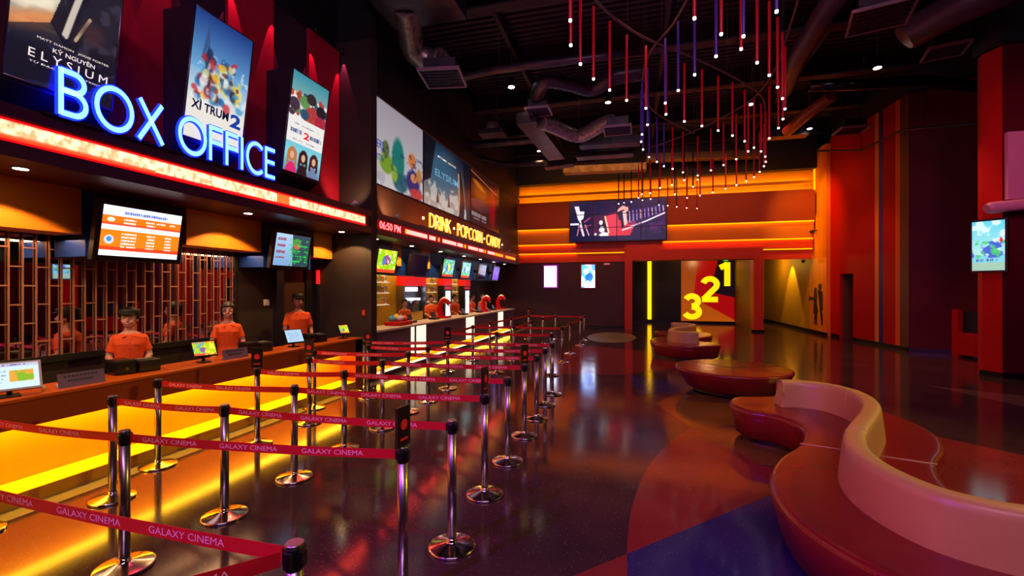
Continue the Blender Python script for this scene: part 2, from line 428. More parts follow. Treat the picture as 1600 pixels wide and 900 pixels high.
m_brass = mat('copper_brass', (206, 150, 128), .38, .55)
m_mirror = mat('mirror_glass', (225, 220, 225), .02, 1.0)

# ------------------------------------------------------------------ floor
floor = struct('floor', MB().box((-8, -4.5, -.1), (13, 33, 0)), m_floor)
def inlay(name, pts, m, z):
    o = MB().prism(pts, 0.0, z).build(name, m, floor); return o
def circ(cx, cy, r, y0, y1, sgn=-1, n=20):
    return [(cx + sgn * math.sqrt(max(0, r * r - (y0 + (y1 - y0) * i / n - cy) ** 2)), y0 + (y1 - y0) * i / n) for i in range(n + 1)]
lx = lambda y: (y - 3.6) / 1.03                               # the straight seam that splits the red and the blue field
A = circ(7.25, 3.6, 7.3, 3.54, 7.02)
inlay('red_terrazzo_field', A + [(1.38, 5.75), (1.9, 5.4), (lx(5.2), 5.2)], m_floor_red, .0012)
inlay('blue_terrazzo_field', circ(7.25, 3.6, 7.3, 2.2, 3.54) + [(lx(4.9), 4.9), (2.6, 4.7), (2.9, 2.2)], m_floor_blue, .0016)
inlay('rust_terrazzo_wedge', [(-1.6, 1.95)] + circ(7.25, 3.6, 7.3, 1.5, 3.54)[::-1] + [(-1.2, 1.5)], m_floor_red, .0010)
inlay('rust_terrazzo_field', [(2.3, 6.9), (3.99, 7.46), (5.6, 5.75), (4.6, 3.0), (2.9, 2.2), (2.6, 4.7)], m_floor_red, .0011)
inlay('warm_lit_terrazzo_field', [(.8, 7.02), (1.38, 5.75), (2.2, 5.6), (3.0, 7.6), (2.6, 9.2), (1.6, 9.4), (.75, 9.1), (.37, 8.35)], m_floor_brown, .0009)  # real floor field, its brown warmed by orange reflection put into the colour
inlay('blue_terrazzo_wedge', [(-.1, 10.9), (1.2, 10.4), (.8, 9.3), (.1, 9.0)], m_floor_blue, .0013)
inlay('red_terrazzo_band', [(-2.2, 10.6), (-.3, 10.9), (1.4, 12.6), (.4, 15.2), (-1.9, 16.5), (-2.4, 13)], m_floor_red, .0008)
inlay('grey_terrazzo_disc', [(-.9 + 1.0 * math.cos(t * PI / 12), 19.5 + 2.1 * math.sin(t * PI / 12)) for t in range(24)], m_floor_grey, .0007)
inlay('grey_terrazzo_stripe', [(5.9, 11.4), (9.6, 9.2), (9.6, 7.6), (6.6, 9.2)], terrazzo('floor_greyred', (92, 60, 58), (104, 70, 66)), .0007)
inlay('concrete_edging', [(-5.45, -2), (-5.22, -2), (-5.22, 23.5), (-5.45, 23.5)], m_floor_grey, .002)

# ------------------------------------------------------------------ ceiling and the outer shell
struct('ceiling', MB().box((-8, -4.5, 9.6), (13, 33, 9.75)), m_ceil)
struct('wall_front', MB().box((-8, -4.65, 0), (13, -4.5, 9.6)), m_wall_dk)
ML = MB().box((-7.2, -4.5, 0), (-7.0, 8.65, 3.3))
struct('wall_left', ML, m_wall_dk)
struct('wall_left_upper', MB().box((-6.5, -4.5, 3.3), (-6.3, 8.65, 7.2)), m_wall_plum)
struct('trim_left_black_top', MB().box((-6.5, -4.5, 7.2), (-6.32, 8.65, 9.6)).box((-6.2, 8.87, 6.7), (-5.98, 24, 9.6)), m_black)
struct('wall_partition', MB().box((-7.6, 8.65, 0), (-5.45, 8.87, 7.4)), m_wall_dk)
struct('trim_partition_top', MB().box((-7.6, 8.66, 7.4), (-5.46, 8.86, 9.6)), m_black)
struct('wall_left_concession', MB().box((-7.7, 8.87, 0), (-7.5, 20.2, 3.3)), m_olive)
struct('wall_left_concession_end', MB().box((-7.7, 20.2, 0), (-7.5, 24.0, 3.3)), m_wall_dk)
struct('wall_left_concession_upper_end', MB().box((-6.2, 20.0, 0.0), (-5.99, 24.0, 6.7)) if False else MB().box((-6.2, 20.0, 3.3), (-5.99, 24.0, 6.7)), m_wall_dk)
struct('wall_left_concession_upper', MB().box((-6.2, 8.87, 3.3), (-6.0, 20.0, 6.7)), noisy('wall_taupe', (112, 76, 60), (120, 82, 64), 1.0, .55))
# soffit over both counters, ledge above it, fascia along its edge
struct('trim_soffit', MB().box((-7.5, -2.5, 3.2), (-5.5, 8.65, 3.3)).box((-7.5, 8.87, 3.2), (-5.5, 21.0, 3.3)), noisy('soffit_paint', (86, 44, 52), (92, 48, 56), 1.0, .4))
struct('trim_ledge', MB().box((-6.3, -2.5, 3.6), (-5.5, 8.65, 3.68)).box((-6.0, 8.87, 3.6), (-5.5, 21.0, 3.68)), m_plum)
fz = MB()
for y0, y1 in ((-2.5, 8.65), (8.87, 21.0)):
    fz.box((-5.5, y0, 3.2), (-5.44, y1, 3.33)).box((-5.5, y0, 3.56), (-5.44, y1, 3.68)).box((-5.5, y0, 3.33), (-5.475, y1, 3.56))
struct('trim_fascia', fz, mat('fascia_lacquer', (62, 12, 44), .28))
struct('trim_fascia_end', MB().box((-7.5, 21.0, 3.2), (-5.44, 21.06, 3.68)), m_plum)
# crimson panels between the light boxes
cp = MB()
for y in (.21, 2.08, 3.95, 5.82, 7.69):
    cp.box((-6.3, y, 3.68), (-6.24, y + .95, 7.2))
struct('trim_crimson_panels', cp, m_crim)
# ------------------------------------------------------------------ back wall: recess, lips, stepped panels
struct('wall_back', MB().box((-7.6, 23.85, 0), (-.44, 24.0, 3.45)), noisy('wall_aubergine', (66, 34, 48), (74, 40, 52), .8, .5))
struct('wall_back_upper', MB().box((-6.0, 23.85, 3.41), (8.0, 24.0, 9.6)), m_amber)
struct('trim_back_black', MB().box((-6.0, 23.4, 7.5), (8.0, 23.8, 9.6)), m_black)
struct('trim_back_lip', MB().box((-6.0, 23.5, 6.84), (7.92, 23.56, 6.98)).box((-6.0, 23.56, 6.84), (7.92, 23.85, 6.87)), m_amber)
struct('trim_back_big_panel', MB().box((-6.0, 23.40, 5.14), (7.92, 23.46, 6.55)).box((-6.0, 23.46, 6.38), (7.92, 23.85, 6.44)).box((-6.0, 23.46, 5.28), (7.92, 23.85, 5.34)), m_burnt)
bp = MB().box((-6.0, 23.54, 4.36), (-2.9, 23.60, 5.25)).box((-6.0, 23.60, 4.5), (-2.9, 23.85, 4.56))
bp.box((1.36, 23.54, 4.36), (7.92, 23.60, 5.25)).box((1.36, 23.60, 4.5), (7.92, 23.85, 4.56))
struct('trim_back_middle_panel', bp, noisy('rust_orange_panel', (214, 116, 16), (220, 122, 18), 1.0, .55))
struct('trim_back_low_panel', MB().box((-6.0, 23.68, 3.9), (-2.9, 23.72, 4.45)).box((1.36, 23.68, 3.9), (7.92, 23.72, 4.45)).box((-6.0, 23.72, 4.0), (-2.9, 23.85, 4.05)), m_portal)
struct('trim_back_bottom_panel', MB().box((-6.0, 23.80, 3.41), (-.44, 23.86, 3.95)).box((5.82, 23.80, 3.41), (7.92, 23.86, 3.95)), m_portal)
struct('trim_portal_frame', MB().box((-2.9, 23.66, 3.9), (-.44, 23.8, 4.36)).box((-.44, 23.5, 3.9), (1.36, 23.8, 4.34)).box((-.44, 23.66, 3.9), (7.92, 23.8, 3.96)).box((-2.9, 23.5, 4.34), (1.36, 23.8, 5.2)).box((-.44, 23.45, 3.44), (5.82, 23.85, 3.96)).box((-.44, 23.45, 0), (-.07, 23.95, 3.44)).box((5.42, 23.45, 0.1), (5.82, 24.2, 3.44)), m_portal)
ls = MB().box((-6.0, 23.6, 6.875), (7.9, 23.64, 6.9)).box((-6.0, 23.6, 6.45), (7.9, 23.64, 6.475))
ls.box((-6.0, 23.57, 5.215), (-3.2, 23.61, 5.255)).box((1.6, 23.57, 5.215), (7.9, 23.61, 5.255))
def cove(name, lab, bxs, m=m_led):
    t = MB()
    for a, b in bxs: t.box(a, b)
    o = tag(t.build(name, m), lab, 'light strip')
    t = MB()
    for a, b in bxs:
        # added glowing bar that draws the bright line along the edge
        if a[2] > 6.3: t.box((a[0], a[1] - .03, a[2] + .0), (b[0], a[1] - .005, b[2] + .055))
        else: t.box((a[0], a[1] - .055, a[2] - .085), (b[0], a[1] - .035, a[2] - .036))
    t.build('lens', m_ledy, o)
    return o
cove('cove_light', 'long amber light strip behind the topmost lip of the back wall', [((-5.95, 23.62, 6.875), (7.9, 23.67, 6.9))])
cove('cove_light', 'long amber light strip along the top edge of the brown back wall panel', [((-5.95, 23.55, 6.445), (7.9, 23.60, 6.47))])
cove('cove_light', 'amber light strip left of the video wall, upper of the two lines there', [((-5.95, 23.465, 5.17), (-3.25, 23.535, 5.19))])
cove('cove_light', 'amber light strip right of the video wall, upper of the two lines there', [((1.6, 23.465, 5.17), (7.9, 23.535, 5.19))])
cove('cove_light', 'amber light strip left of the video wall, lower of the two lines there', [((-5.95, 23.605, 4.385), (-2.92, 23.675, 4.405))])
cove('cove_light', 'amber light strip above the doorway, right of the video wall, lower line', [((1.4, 23.605, 4.385), (7.9, 23.675, 4.405))])
cove('cove_light', 'amber light strip above the two lit posters on the back wall', [((-5.95, 23.725, 3.925), (-.46, 23.795, 3.945))])
cove('cove_light', 'short amber light strip over the ochre corridor opening', [((5.84, 23.725, 3.925), (7.9, 23.795, 3.945))])
t_ = tag(MB().box((7.84, 23.30, 6.5), (7.90, 23.36, 7.42)).build('corner_light', m_ledy), 'short upright amber light at the right end of the yellow top band', 'light strip')
# ------------------------------------------------------------------ passage behind the doorway and the ochre corridor
struct('wall_passage_back', MB().box((-1.5, 28.5, 0), (5.75, 28.65, 4.4)), m_wall_dk)
struct('wall_passage_left', MB().box((-.6, 23.95, 0), (-.44, 28.5, 4.4)), m_wall_dk)
struct('wall_passage_right', MB().prism([(5.42, 24.2), (5.6, 28.5), (5.75, 28.5), (5.82, 24.2)], 0, 4.4), noisy('wall_brown', (112, 66, 26), (120, 72, 30), .8, .55))
struct('ceiling_passage', MB().box((-.6, 24.0, 4.0), (8.2, 32.5, 4.4)), m_ceil)
struct('wall_corridor_back', MB().box((5.7, 32.0, 0), (8.2, 32.2, 4.4)), m_olive)
struct('wall_corridor_right', MB().box((8.0, 22.62, 0), (8.16, 24.3, 4.0)).box((8.0, 22.62, 4.0), (8.16, 23.9, 8.3)), m_orw)
struct('wall_corridor_right_ochre', MB().box((8.0, 24.3, 0), (8.16, 32.2, 4.0)), m_olive)
struct('trim_corridor_pilaster', MB().box((7.97, 22.3, 0), (8.3, 22.66, 8.25)), mat('pilaster_ochre', (232, 120, 10), .55))
struct('baseboard_corridor', MB().box((7.93, 22.25, 0), (8.0, 32.0, .14)).box((5.82, 31.9, 0), (8.0, 32.0, .14)), m_base)
struct('baseboard_passage', MB().box((-.44, 28.42, 0), (5.6, 28.5, .12)).box((5.34, 23.5, 0), (5.9, 24.2, .1)), m_base)
struct('baseboard_back', MB().box((-7.5, 23.79, 0), (-.44, 23.85, .12)), m_base)
# ------------------------------------------------------------------ right side: red wall with stripes, deep red wall, pier
A0 = Vector((8.12, 22.32)); A1 = Vector((8.56, 17.45))
def redpt(px):
    r = (px - 800) / 710; d = A1 - A0
    # meet the sight line with the foot of the red wall
    k = -((A0.x * CY + A0.y * SY) - r * (-A0.x * SY + A0.y * CY)) / ((d.x * CY + d.y * SY) - r * (-d.x * SY + d.y * CY))
    return A0 + d * k
q = [redpt(p) for p in (1309, 1312.5, 1333, 1367, 1373, 1380, 1399, 1406, 1420)]
def seg(a, b, z0, z1, m, name):
    struct(name, MB().wall((a.x, a.y), (b.x, b.y), z0, z1, .2, 1), m)
seg(A0, q[1], 0, 8.45, m_redw, 'wall_right_red')
seg(q[1], q[2], 2.62, 8.45, m_redw, 'wall_right_red_over_doorway')
seg(q[2], q[3], 0, 8.45, m_redw, 'wall_right_red_middle')
seg(q[3], q[4], 0, 8.45, m_yelst, 'trim_stripe_yellow')
seg(q[4], q[5], 0, 8.45, m_blust, 'trim_stripe_blue')
seg(q[5], q[6], 0, 8.45, m_redw, 'wall_right_red_front')
seg(q[6], q[7], 0, 8.45, m_orst, 'trim_stripe_orange')
seg(q[7], A1, 0, 8.45, m_brst, 'trim_stripe_brown')
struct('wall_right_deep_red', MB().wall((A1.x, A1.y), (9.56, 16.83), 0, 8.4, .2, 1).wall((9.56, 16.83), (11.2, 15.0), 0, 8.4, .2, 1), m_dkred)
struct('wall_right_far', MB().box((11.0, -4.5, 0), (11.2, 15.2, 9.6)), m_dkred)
struct('trim_right_black_top', MB().wall((8.15, 22.3), (8.5, 17.3), 8.3, 9.6, .3, 1).wall((8.5, 17.3), (11.1, 14.9), 8.3, 9.6, .3, 1), m_black)
struct('wall_doorway_lining', MB().box((8.35, q[2].y - .1, 0), (9.6, q[2].y, 2.7)).box((9.6, q[2].y - .1, 0), (9.7, q[1].y + .2, 2.7)).box((8.3, q[1].y, 0), (9.6, q[1].y + .15, 2.7)), m_brst)
struct('baseboard_right', MB().wall((8.10, 22.1), (q[1].x - .03, q[1].y), 0, .13, .03, -1).wall((q[2].x - .02, q[2].y), (A1.x - .02, A1.y), 0, .13, .03, -1).wall((A1.x - .02, A1.y - .02), (9.54, 16.8), 0, .13, .03, -1).wall((9.54, 16.8), (11.1, 15.0), 0, .13, .03, -1), m_base)
struct('wall_pier', MB().prism([(7.86, 13.1), (8.0, 12.72), (8.06, 12.72), (8.06, 13.3), (7.9, 13.3)], 0.0, 7.48), m_redw)
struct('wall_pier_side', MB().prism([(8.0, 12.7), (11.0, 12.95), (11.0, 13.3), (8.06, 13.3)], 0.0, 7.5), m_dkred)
struct('trim_pier_black_top', MB().prism([(7.8, 13.3), (7.9, 12.6), (11.0, 12.8), (11.0, 13.4)], 7.5, 9.6), m_black)
struct('baseboard_pier', MB().prism([(7.82, 13.12), (7.98, 12.67), (11.0, 12.92), (11.0, 13.0), (7.9, 13.1)], 0, .12), m_base)
# ------------------------------------------------------------------ S-shaped bench (seat, backrest, plinth, seams)
m_burg = noisy('burgundy_leather', (116, 22, 26), (126, 27, 28), 2.5, .25, spec=.5)
m_cream = noisy('blush_leather', (184, 136, 84), (190, 142, 88), 2.5, .4)
m_seam = mat('pale_piping', (190, 150, 110), .5)
def S_bench(loc, label, cat):
    ctr = Vector((2.1, 5.0))
    half = [(1.75, 7.30), (1.42, 7.18), (1.27, 6.80), (1.38, 6.42), (1.64, 6.27), (1.80, 5.98), (1.79, 5.62), (1.6, 5.15), (1.3, 4.7), (1.1, 4.25), (1.03, 3.8), (1.08, 3.34), (1.3, 2.95), (1.65, 2.69), (2.1, 2.58)]
    loop = [Vector(p) for p in half] + [Vector((4.2 - x, 10 - y)) for x, y in half]
    P = catmull(loop, 6, True); n = len(P)
    nor = []
    for i in range(n):
        t = (P[(i + 1) % n] - P[i - 1]).normalized(); nor.append(Vector((t.y, -t.x)))   # outward test below
    ar = sum(P[i].x * P[(i + 1) % n].y - P[(i + 1) % n].x * P[i].y for i in range(n))
    if ar < 0: nor = [-v for v in nor]
    root = empty('curved_bench', loc, label, cat)
    W = lambda v, z: (v.x - ctr.x, v.y - ctr.y, z)
    prof = [(-.11, .07), (-.075, .085), (-.02, .30), (0, .40), (-.008, .432), (-.03, .448), (-.06, .452), (-.12, .452)]
    vs = []; fs = []
    for off, z in prof:
        for i in range(n): vs.append(W(P[i] + nor[i] * off, z))
    for j in range(len(prof) - 1):
        for i in range(n): fs.append((j * n + i, j * n + (i + 1) % n, (j + 1) * n + (i + 1) % n, (j + 1) * n + i))
    mb = MB(); mb.add(vs, fs if ar > 0 else [f[::-1] for f in fs], True)
    k = len(mb.v) - n; mb.f.append(tuple(k + i for i in (range(n) if ar > 0 else range(n - 1, -1, -1)))); mb.sm.append(False); mb.mi.append(0)
    mb.f.append(tuple(i for i in (range(n - 1, -1, -1) if ar > 0 else range(n)))); mb.sm.append(False); mb.mi.append(0)
    mb.build('seat', m_burg, root, world=False)
    pl = MB().prism([W(P[i] - nor[i] * .17, 0)[:2] for i in range(n)], 0, .075); pl.build('plinth', m_base, root, world=False)
    # backrest swept along the S
    cl = [(1.86, 6.80), (2.15, 6.82), (2.42, 6.66), (2.545, 6.32), (2.53, 5.95), (2.42, 5.6), (2.26, 5.28), (2.1, 5.0)]
    cl = cl + [(4.2 - x, 10 - y) for x, y in cl[::-1][1:]]
    Q = catmull([Vector(p) for p in cl], 8)
    half_b = [(.115, .448), (.105, .55), (.085, .72), (.078, .76), (.055, .785), (0, .79)]
    pr = half_b + [(-a, z) for a, z in half_b[::-1][1:]]
    vs = []; fs = []; m = len(pr); nq = len(Q)
    for i in range(nq):
        t = (Q[min(i + 1, nq - 1)] - Q[max(i - 1, 0)]).normalized(); nn = Vector((-t.y, t.x))
        lean = 0
        for a, z in pr:
            p = Q[i] + nn * a
            if i in (0, nq - 1): p += t * (.05 * (z - .448) / .34) * (1 if i == 0 else -1)
            vs.append(W(p, z))
    for i in range(nq - 1):
        for j in range(m - 1): fs.append((i * m + j, (i + 1) * m + j, (i + 1) * m + j + 1, i * m + j + 1))
    mb = MB(); mb.add(vs, fs, True)
    for k, rv in ((0, False), ((nq - 1) * m, True)):
        ids = [k + j for j in range(m)]; mb.f.append(tuple(ids if not rv else ids[::-1])); mb.sm.append(False); mb.mi.append(0)
    b = mb.build('backrest', m_cream, root, world=False)
    # piping seams
    def seam_on(par, pts, name): MB().tube(pts, .005, 6).build(name, m_seam, par, world=False)
    st = root.children[0] if False else None
    for (x0, y0, x1, y1) in ((1.61, 5.15, 2.05, 5.03), (2.16, 4.97, 2.59, 4.85)):
        MB().tube([(x0 - 2.1, y0 - 5, .453), (x1 - 2.1, y1 - 5, .453)], .006, 6).build('seam', m_seam, root, world=False)
    for i in (int(nq * .22), int(nq * .60)):
        t = (Q[i + 1] - Q[i - 1]).normalized(); nn = Vector((-t.y, t.x))
        MB().tube([W(Q[i] + nn * a * 1.004, z + .001) for a, z in pr], .004, 6).build('seam', m_seam, b, world=False)
    return root
bench = S_bench((2.1, 5.0, 0), 'large burgundy S-shaped bench with a pale curved backrest, nearest the camera', 'bench')
b2 = copy_tree(bench); b2.location = (1.55, 15.75, 0)
b2['label'] = 'burgundy S-shaped bench with a pale backrest standing behind the round ottoman'
# round ottoman
ot = empty('round_ottoman', (1.86, 9.72, 0), 'large round burgundy ottoman with no backrest between the two curved benches', 'ottoman')
MB().lathe([(.80, .09), (.84, .11), (1.0, .34), (1.05, .43), (1.055, .45), (1.04, .468), (1.0, .474), (.02, .474)], seg=64).build('seat', m_burg, ot, world=False)
MB().lathe([(.72, 0), (.72, .1)], seg=48, smooth=True).build('plinth', m_base, ot, world=False)
for a in (20, 80, 140):
    c, s_ = math.cos(R(a)), math.sin(R(a))
    MB().tube([(-c * 1.0, -s_ * 1.0, .474), (c * 1.0, s_ * 1.0, .474)], .005, 6).build('seam', mat('dark_piping', (110, 40, 30), .4), ot, world=False)

# ------------------------------------------------------------------ stanchions and belts
m_pole = mat('pole_steel', (150, 142, 154), .3, 1.0)
m_belt = mat('red_belt', (196, 8, 22), .6)
m_belttx = mat('belt_print', (250, 190, 190), .6)
m_redprint = mat('red_print', (220, 30, 40), .5)
HP = .985
def make_post():
    r = empty('belt_stanchion', (0, 0, 0))
    MB().lathe([(.178, 0), (.181, .004), (.181, .017), (.176, .021), (.174, .0215), (.11, .034), (.046, .047), (.043, .048), (.037, .062), (.035, .08)], seg=32).build('base', m_chrome, r, world=False)
    MB().lathe([(.034, .07), (.034, .90)], seg=20).build('pole', m_pole, r, world=False)
    h = MB().lathe([(.0355, .885), (.037, .89), (.037, .972), (.0355, .976)], seg=20)
    for k in range(4):
        a = PI / 2 * k; c, s_ = round(math.cos(a)), round(math.sin(a))
        h.bbox((c * .038 - (.010 if c else .017), s_ * .038 - (.010 if s_ else .017), .90), (c * .038 + (.010 if c else .017), s_ * .038 + (.010 if s_ else .017), .965), .004)
    h.build('belt_head', m_blackpl, r, world=False)
    MB().lathe([(.036, .974), (.037, .984), (.034, .989)], seg=20).build('cap', m_steel, r, world=False)
    return r
rows = [  # (Y left, X left, Y mid, Y right, sign on left, sign on right)
]
POST = {}
proto = make_post()
first = [True]
def post(key, x, y, label, sign=None, group='belt stanchions of the queue lanes'):
    o = proto if first[0] else copy_tree(proto); first[0] = False
    o.location = (x, y, 0); POST[key] = (x, y); tag(o, label, 'stanchion', group)
    if sign is not None:
        # small printed board standing on top of the post, turned to sign (degrees)
        M = Matrix.Rotation(R(sign), 3, 'Z')
        def rb(a, b):
            t = MB(); t.box(a, b); t.v = [tuple(M @ Vector(v)) for v in t.v]; return t
        t = MB().box((-.02, -.012, .985), (.02, .012, 1.02)).box((-.068, -.01, .99), (.068, .01, 1.245)); t.v = [tuple(M @ Vector(v)) for v in t.v]
        bd = t.build('sign_board', m_blackpl, o, world=False)
        t = MB()
        for sg in (1, -1):
            vs = [(.035 * math.cos(2 * PI * k / 20), sg * -.0115, 1.13 + .035 * math.sin(2 * PI * k / 20)) for k in range(20)]
            t.add(vs, [tuple(range(20)) if sg > 0 else tuple(range(19, -1, -1))])
            t.add([(-.04, sg * -.0115, 1.03), (.04, sg * -.0115, 1.03), (.04, sg * -.0115, 1.045), (-.04, sg * -.0115, 1.045)], [(0, 1, 2, 3) if sg > 0 else (3, 2, 1, 0)])
        t.v = [tuple(M @ Vector(v)) for v in t.v]
        t.build('printed_disc', m_redprint, bd, world=False)
    return o
L_ = [
 ('0m', -3.5, 1.6, 'steel belt stanchion in the queue row nearest the camera, on the ticket counter side', None),
 ('0r', -1.31, 1.53, 'steel belt stanchion nearest the camera, its foot cut off by the bottom edge', None),
 ('1l', -5.2, 2.45, 'steel belt stanchion close to the ticket counter, end of the second queue row', None),
 ('1m', -3.53, 2.43, 'foremost full steel belt stanchion at bottom left, in the second queue row', None),
 ('1r', -1.44, 2.65, 'steel belt stanchion with a tall narrow black sign board, second queue row', 83),
 ('2l', -4.8, 3.2, 'steel belt stanchion just behind the foremost full one, counter side of the third queue row', None),
 ('2m', -3.48, 3.21, 'steel belt stanchion in the middle of the third queue row', None),
 ('2r', -1.36, 3.28, 'frontmost steel belt stanchion on the lobby side whose round foot shows whole', None),
 ('3l', -5.2, 3.93, 'steel belt stanchion by the glowing counter, left end of the fourth queue row', None),
 ('3m', -3.47, 4.05, 'steel belt stanchion in the middle of the fourth queue row', None),
 ('3r', -1.40, 4.2, 'steel belt stanchion with a sign board seen edge-on, lobby end of the fourth queue row', 88),
 ('4l', -4.7, 4.82, 'steel belt stanchion with a sign board, counter end of the fifth queue row', 25),
 ('4m', -3.5, 4.95, 'steel belt stanchion in the middle of the fifth queue row', None),
 ('4r', -1.41, 5.07, 'steel belt stanchion at the lobby end of the fifth queue row', None),
 ('5l', -4.69, 5.78, 'steel belt stanchion whose board has a red disc, counter end of the sixth row', 10),
 ('5m', -3.5, 5.84, 'steel belt stanchion in the middle of the sixth queue row', None),
 ('5r', -1.44, 6.02, 'steel belt stanchion with a sign board, lobby end of the sixth queue row', 60),
 ('6l', -5.2, 6.53, 'steel belt stanchion by the ticket counter at the left end of the seventh queue row', None),
 ('6m', -3.55, 6.71, 'steel belt stanchion in the middle of the seventh queue row', None),
 ('6r', -1.45, 6.87, 'steel belt stanchion at the lobby end of the seventh queue row', None),
 ('7l', -4.72, 7.39, 'steel belt stanchion with a red disc board, before the end of the ticket counter', 10),
 ('7m', -3.56, 7.47, 'steel belt stanchion in the middle of the eighth queue row', None),
 ('7r', -1.48, 7.72, 'steel belt stanchion at the lobby end of the eighth queue row', None),
 ('8l', -5.2, 8.01, 'steel belt stanchion in front of the dark partition, counter end of the ninth queue row', None),
 ('8m', -3.61, 8.48, 'steel belt stanchion with a sign board, in the middle of the ninth queue row', 10),
 ('8r', -1.5, 8.56, 'steel belt stanchion at the lobby end of the ninth queue row', None),
 ('9l', -4.36, 10.23, 'steel belt stanchion before the first white panel of the snack counter', None),
 ('9m', -3.17, 10.4, 'steel belt stanchion in the middle of the first snack queue row', None),
 ('9r', -1.85, 10.42, 'steel belt stanchion at the lobby end of the first snack queue row', None),
 ('10l', -4.39, 12.1, 'slim-looking stanchion at the snack counter, counter end of the second snack queue row', None),
 ('10m', -3.27, 12.4, 'stanchion in the middle of the second snack queue row', None),
 ('10r', -1.88, 12.31, 'gold-lit stanchion at the lobby end of the second snack queue row', None),
 ('11l', -4.39, 13.7, 'stanchion at the counter end of the third snack queue row', None),
 ('11m', -3.2, 14.3, 'stanchion in the middle of the third snack queue row', None),
 ('11r', -1.9, 14.05, 'gold-lit stanchion at the lobby end of the third snack queue row', None),
 ('12l', -4.3, 15.9, 'stanchion at the counter end of the fourth snack queue row', None),
 ('12m', -3.2, 16.3, 'stanchion in the middle of the fourth snack queue row', None),
 ('12r', -1.84, 16.31, 'gold-lit stanchion at the lobby end of the fourth snack queue row', None),
 ('13l', -4.1, 17.9, 'stanchion with a board at the far left corner of the snack queue', 0),
 ('13m', -3.0, 17.9, 'stanchion under the middle of the farthest red belt', None),
 ('13r', -1.87, 17.88, 'gold-lit stanchion at the far right corner of the snack queue', None),
]
for k, x, y, lab, sg in L_: post(k, x, y, lab, sg)
def belt(p0, p1, label, sag=.015, words=True, zc=.934):
    p0, p1 = Vector((*p0, 0)), Vector((*p1, 0)); d = p1 - p0; L = d.length; u = d / L
    p0 = p0 + u * .05; L -= .1; n = Vector((u.y, -u.x, 0)); hw = .031
    root_loc = p0 + Vector((0, 0, zc))
    N = 14
    def Pt(t, v, off): return u * (t * L) + Vector((0, 0, v - 4 * sag * t * (1 - t))) + n * off
    vs = []
    for i in range(N + 1):
        t = i / N; vs += [Pt(t, hw, .0012), Pt(t, -hw, .0012), Pt(t, -hw, -.0012), Pt(t, hw, -.0012)]
    fs = []
    for i in range(N):
        for k in range(4): fs.append((i * 4 + k, i * 4 + (k + 1) % 4, i * 4 + 4 + (k + 1) % 4, i * 4 + 4 + k))
    fs += [(0, 3, 2, 1), (N * 4, N * 4 + 1, N * 4 + 2, N * 4 + 3)]
    o = MB().add(vs, fs).build('barrier_belt', m_belt, None); o.location = root_loc
    tag(o, label, 'belt barrier', 'red belts of the queue lanes')
    if words:
        tv, tf, W, H = text_geo('GALAXY CINEMA'); ln = .44; hh = .032; x = .1
        while x + ln < L - .05:
            mb = MB().add([Pt((x + a / W * ln) / L, (b / H - .5) * hh, .0022) for a, b, c in tv], tf); x += .62
            mb.build('lettering', m_belttx, o, world=False)
    return o
rowname = ['nearest', 'second', 'third', 'fourth', 'fifth', 'sixth', 'seventh', 'eighth', 'ninth']
for i in range(9):
    ks = (['%dl' % i] if '%dl' % i in POST else []) + ['%dm' % i, '%dr' % i]
    for a, b in zip(ks[:-1], ks[1:]):
        side = 'counter half' if a.endswith('l') else 'lobby half'
        belt(POST[a], POST[b], 'printed red belt across the %s of the %s queue row from the camera' % (side, rowname[i]))
belt((-2.35, .55), POST['0r'], 'red belt running from the nearest post down out of the bottom edge')
sn = ['first', 'second', 'third', 'fourth', 'farthest']
for i in range(9, 11):
    for a, b, sd in (('l', 'm', 'counter half'), ('m', 'r', 'lobby half')):
        belt(POST['%d%s' % (i, a)], POST['%d%s' % (i, b)], 'red belt across the %s of the %s snack queue row' % (sd, sn[i - 9]), words=False)
for a, b, sd in (('13l', '13m', 'left half'), ('13m', '13r', 'right half')):
    belt(POST[a], POST[b], 'red belt closing the far end of the snack queue, %s' % sd, words=False)
for c, nm in (('l', 'along the snack counter side'), ('r', 'along the lobby side')):
    for i in range(9, 13):
        if c == 'r' and i == 9: continue
        belt(POST['%d%s' % (i, c)], POST['%d%s' % (i + 1, c)], 'red belt %s, between the %s and %s snack queue rows' % (nm, sn[i - 9], sn[i - 8]), words=False)
for i in (10, 12):
    belt(POST['%dm' % i], POST['%dm' % (i + 1)], 'red belt down the middle between the %s and %s snack queue rows' % (sn[i - 9], sn[i - 8]), words=False)
rp = empty('belt_stanchion_out', (0, 0, 0)); bpy.data.objects.remove(rp)
post('00', -2.38, .5, 'steel belt stanchion just outside the bottom edge', None)

# ------------------------------------------------------------------ ticket counter
tc = empty('ticket_counter', (-5.8, 3.4, 0), 'long orange ticket counter with a glowing yellow front under BOX OFFICE', 'counter')
m_ctop = mat('counter_top_orange', (206, 92, 14), .28); m_cfas = mat('counter_fascia', (150, 60, 14), .35)
m_glow = noisy('glow_panel', (240, 136, 10), (244, 142, 12), .6, .6)
cy0, cy1 = -2.5, 8.34
MB().bbox((-6.02, cy0, .965), (-5.44, cy1, 1.0), .006).build('worktop', m_ctop, tc)
MB().box((-5.52, cy0, .72), (-5.455, cy1, .965)).build('fascia', m_cfas, tc)
MB().box((-5.9, cy0, .12), (-5.82, cy1 - .25, .965)).build('front_panel', m_glow, tc)
MB().box((-5.9, cy1 - .25, 0), (-5.455, cy1, .965)).build('end_panel', m_cfas, tc)
pl_ = MB().box((-5.9, cy0, 0), (-5.45, cy1 - .25, .125)); pl_.build('plinth', mat('plinth_orange', (190, 130, 30), .45), tc)
MB().box((-6.05, cy0, 0), (-5.9, cy1, .965)).build('back_panel', m_cfas, tc)
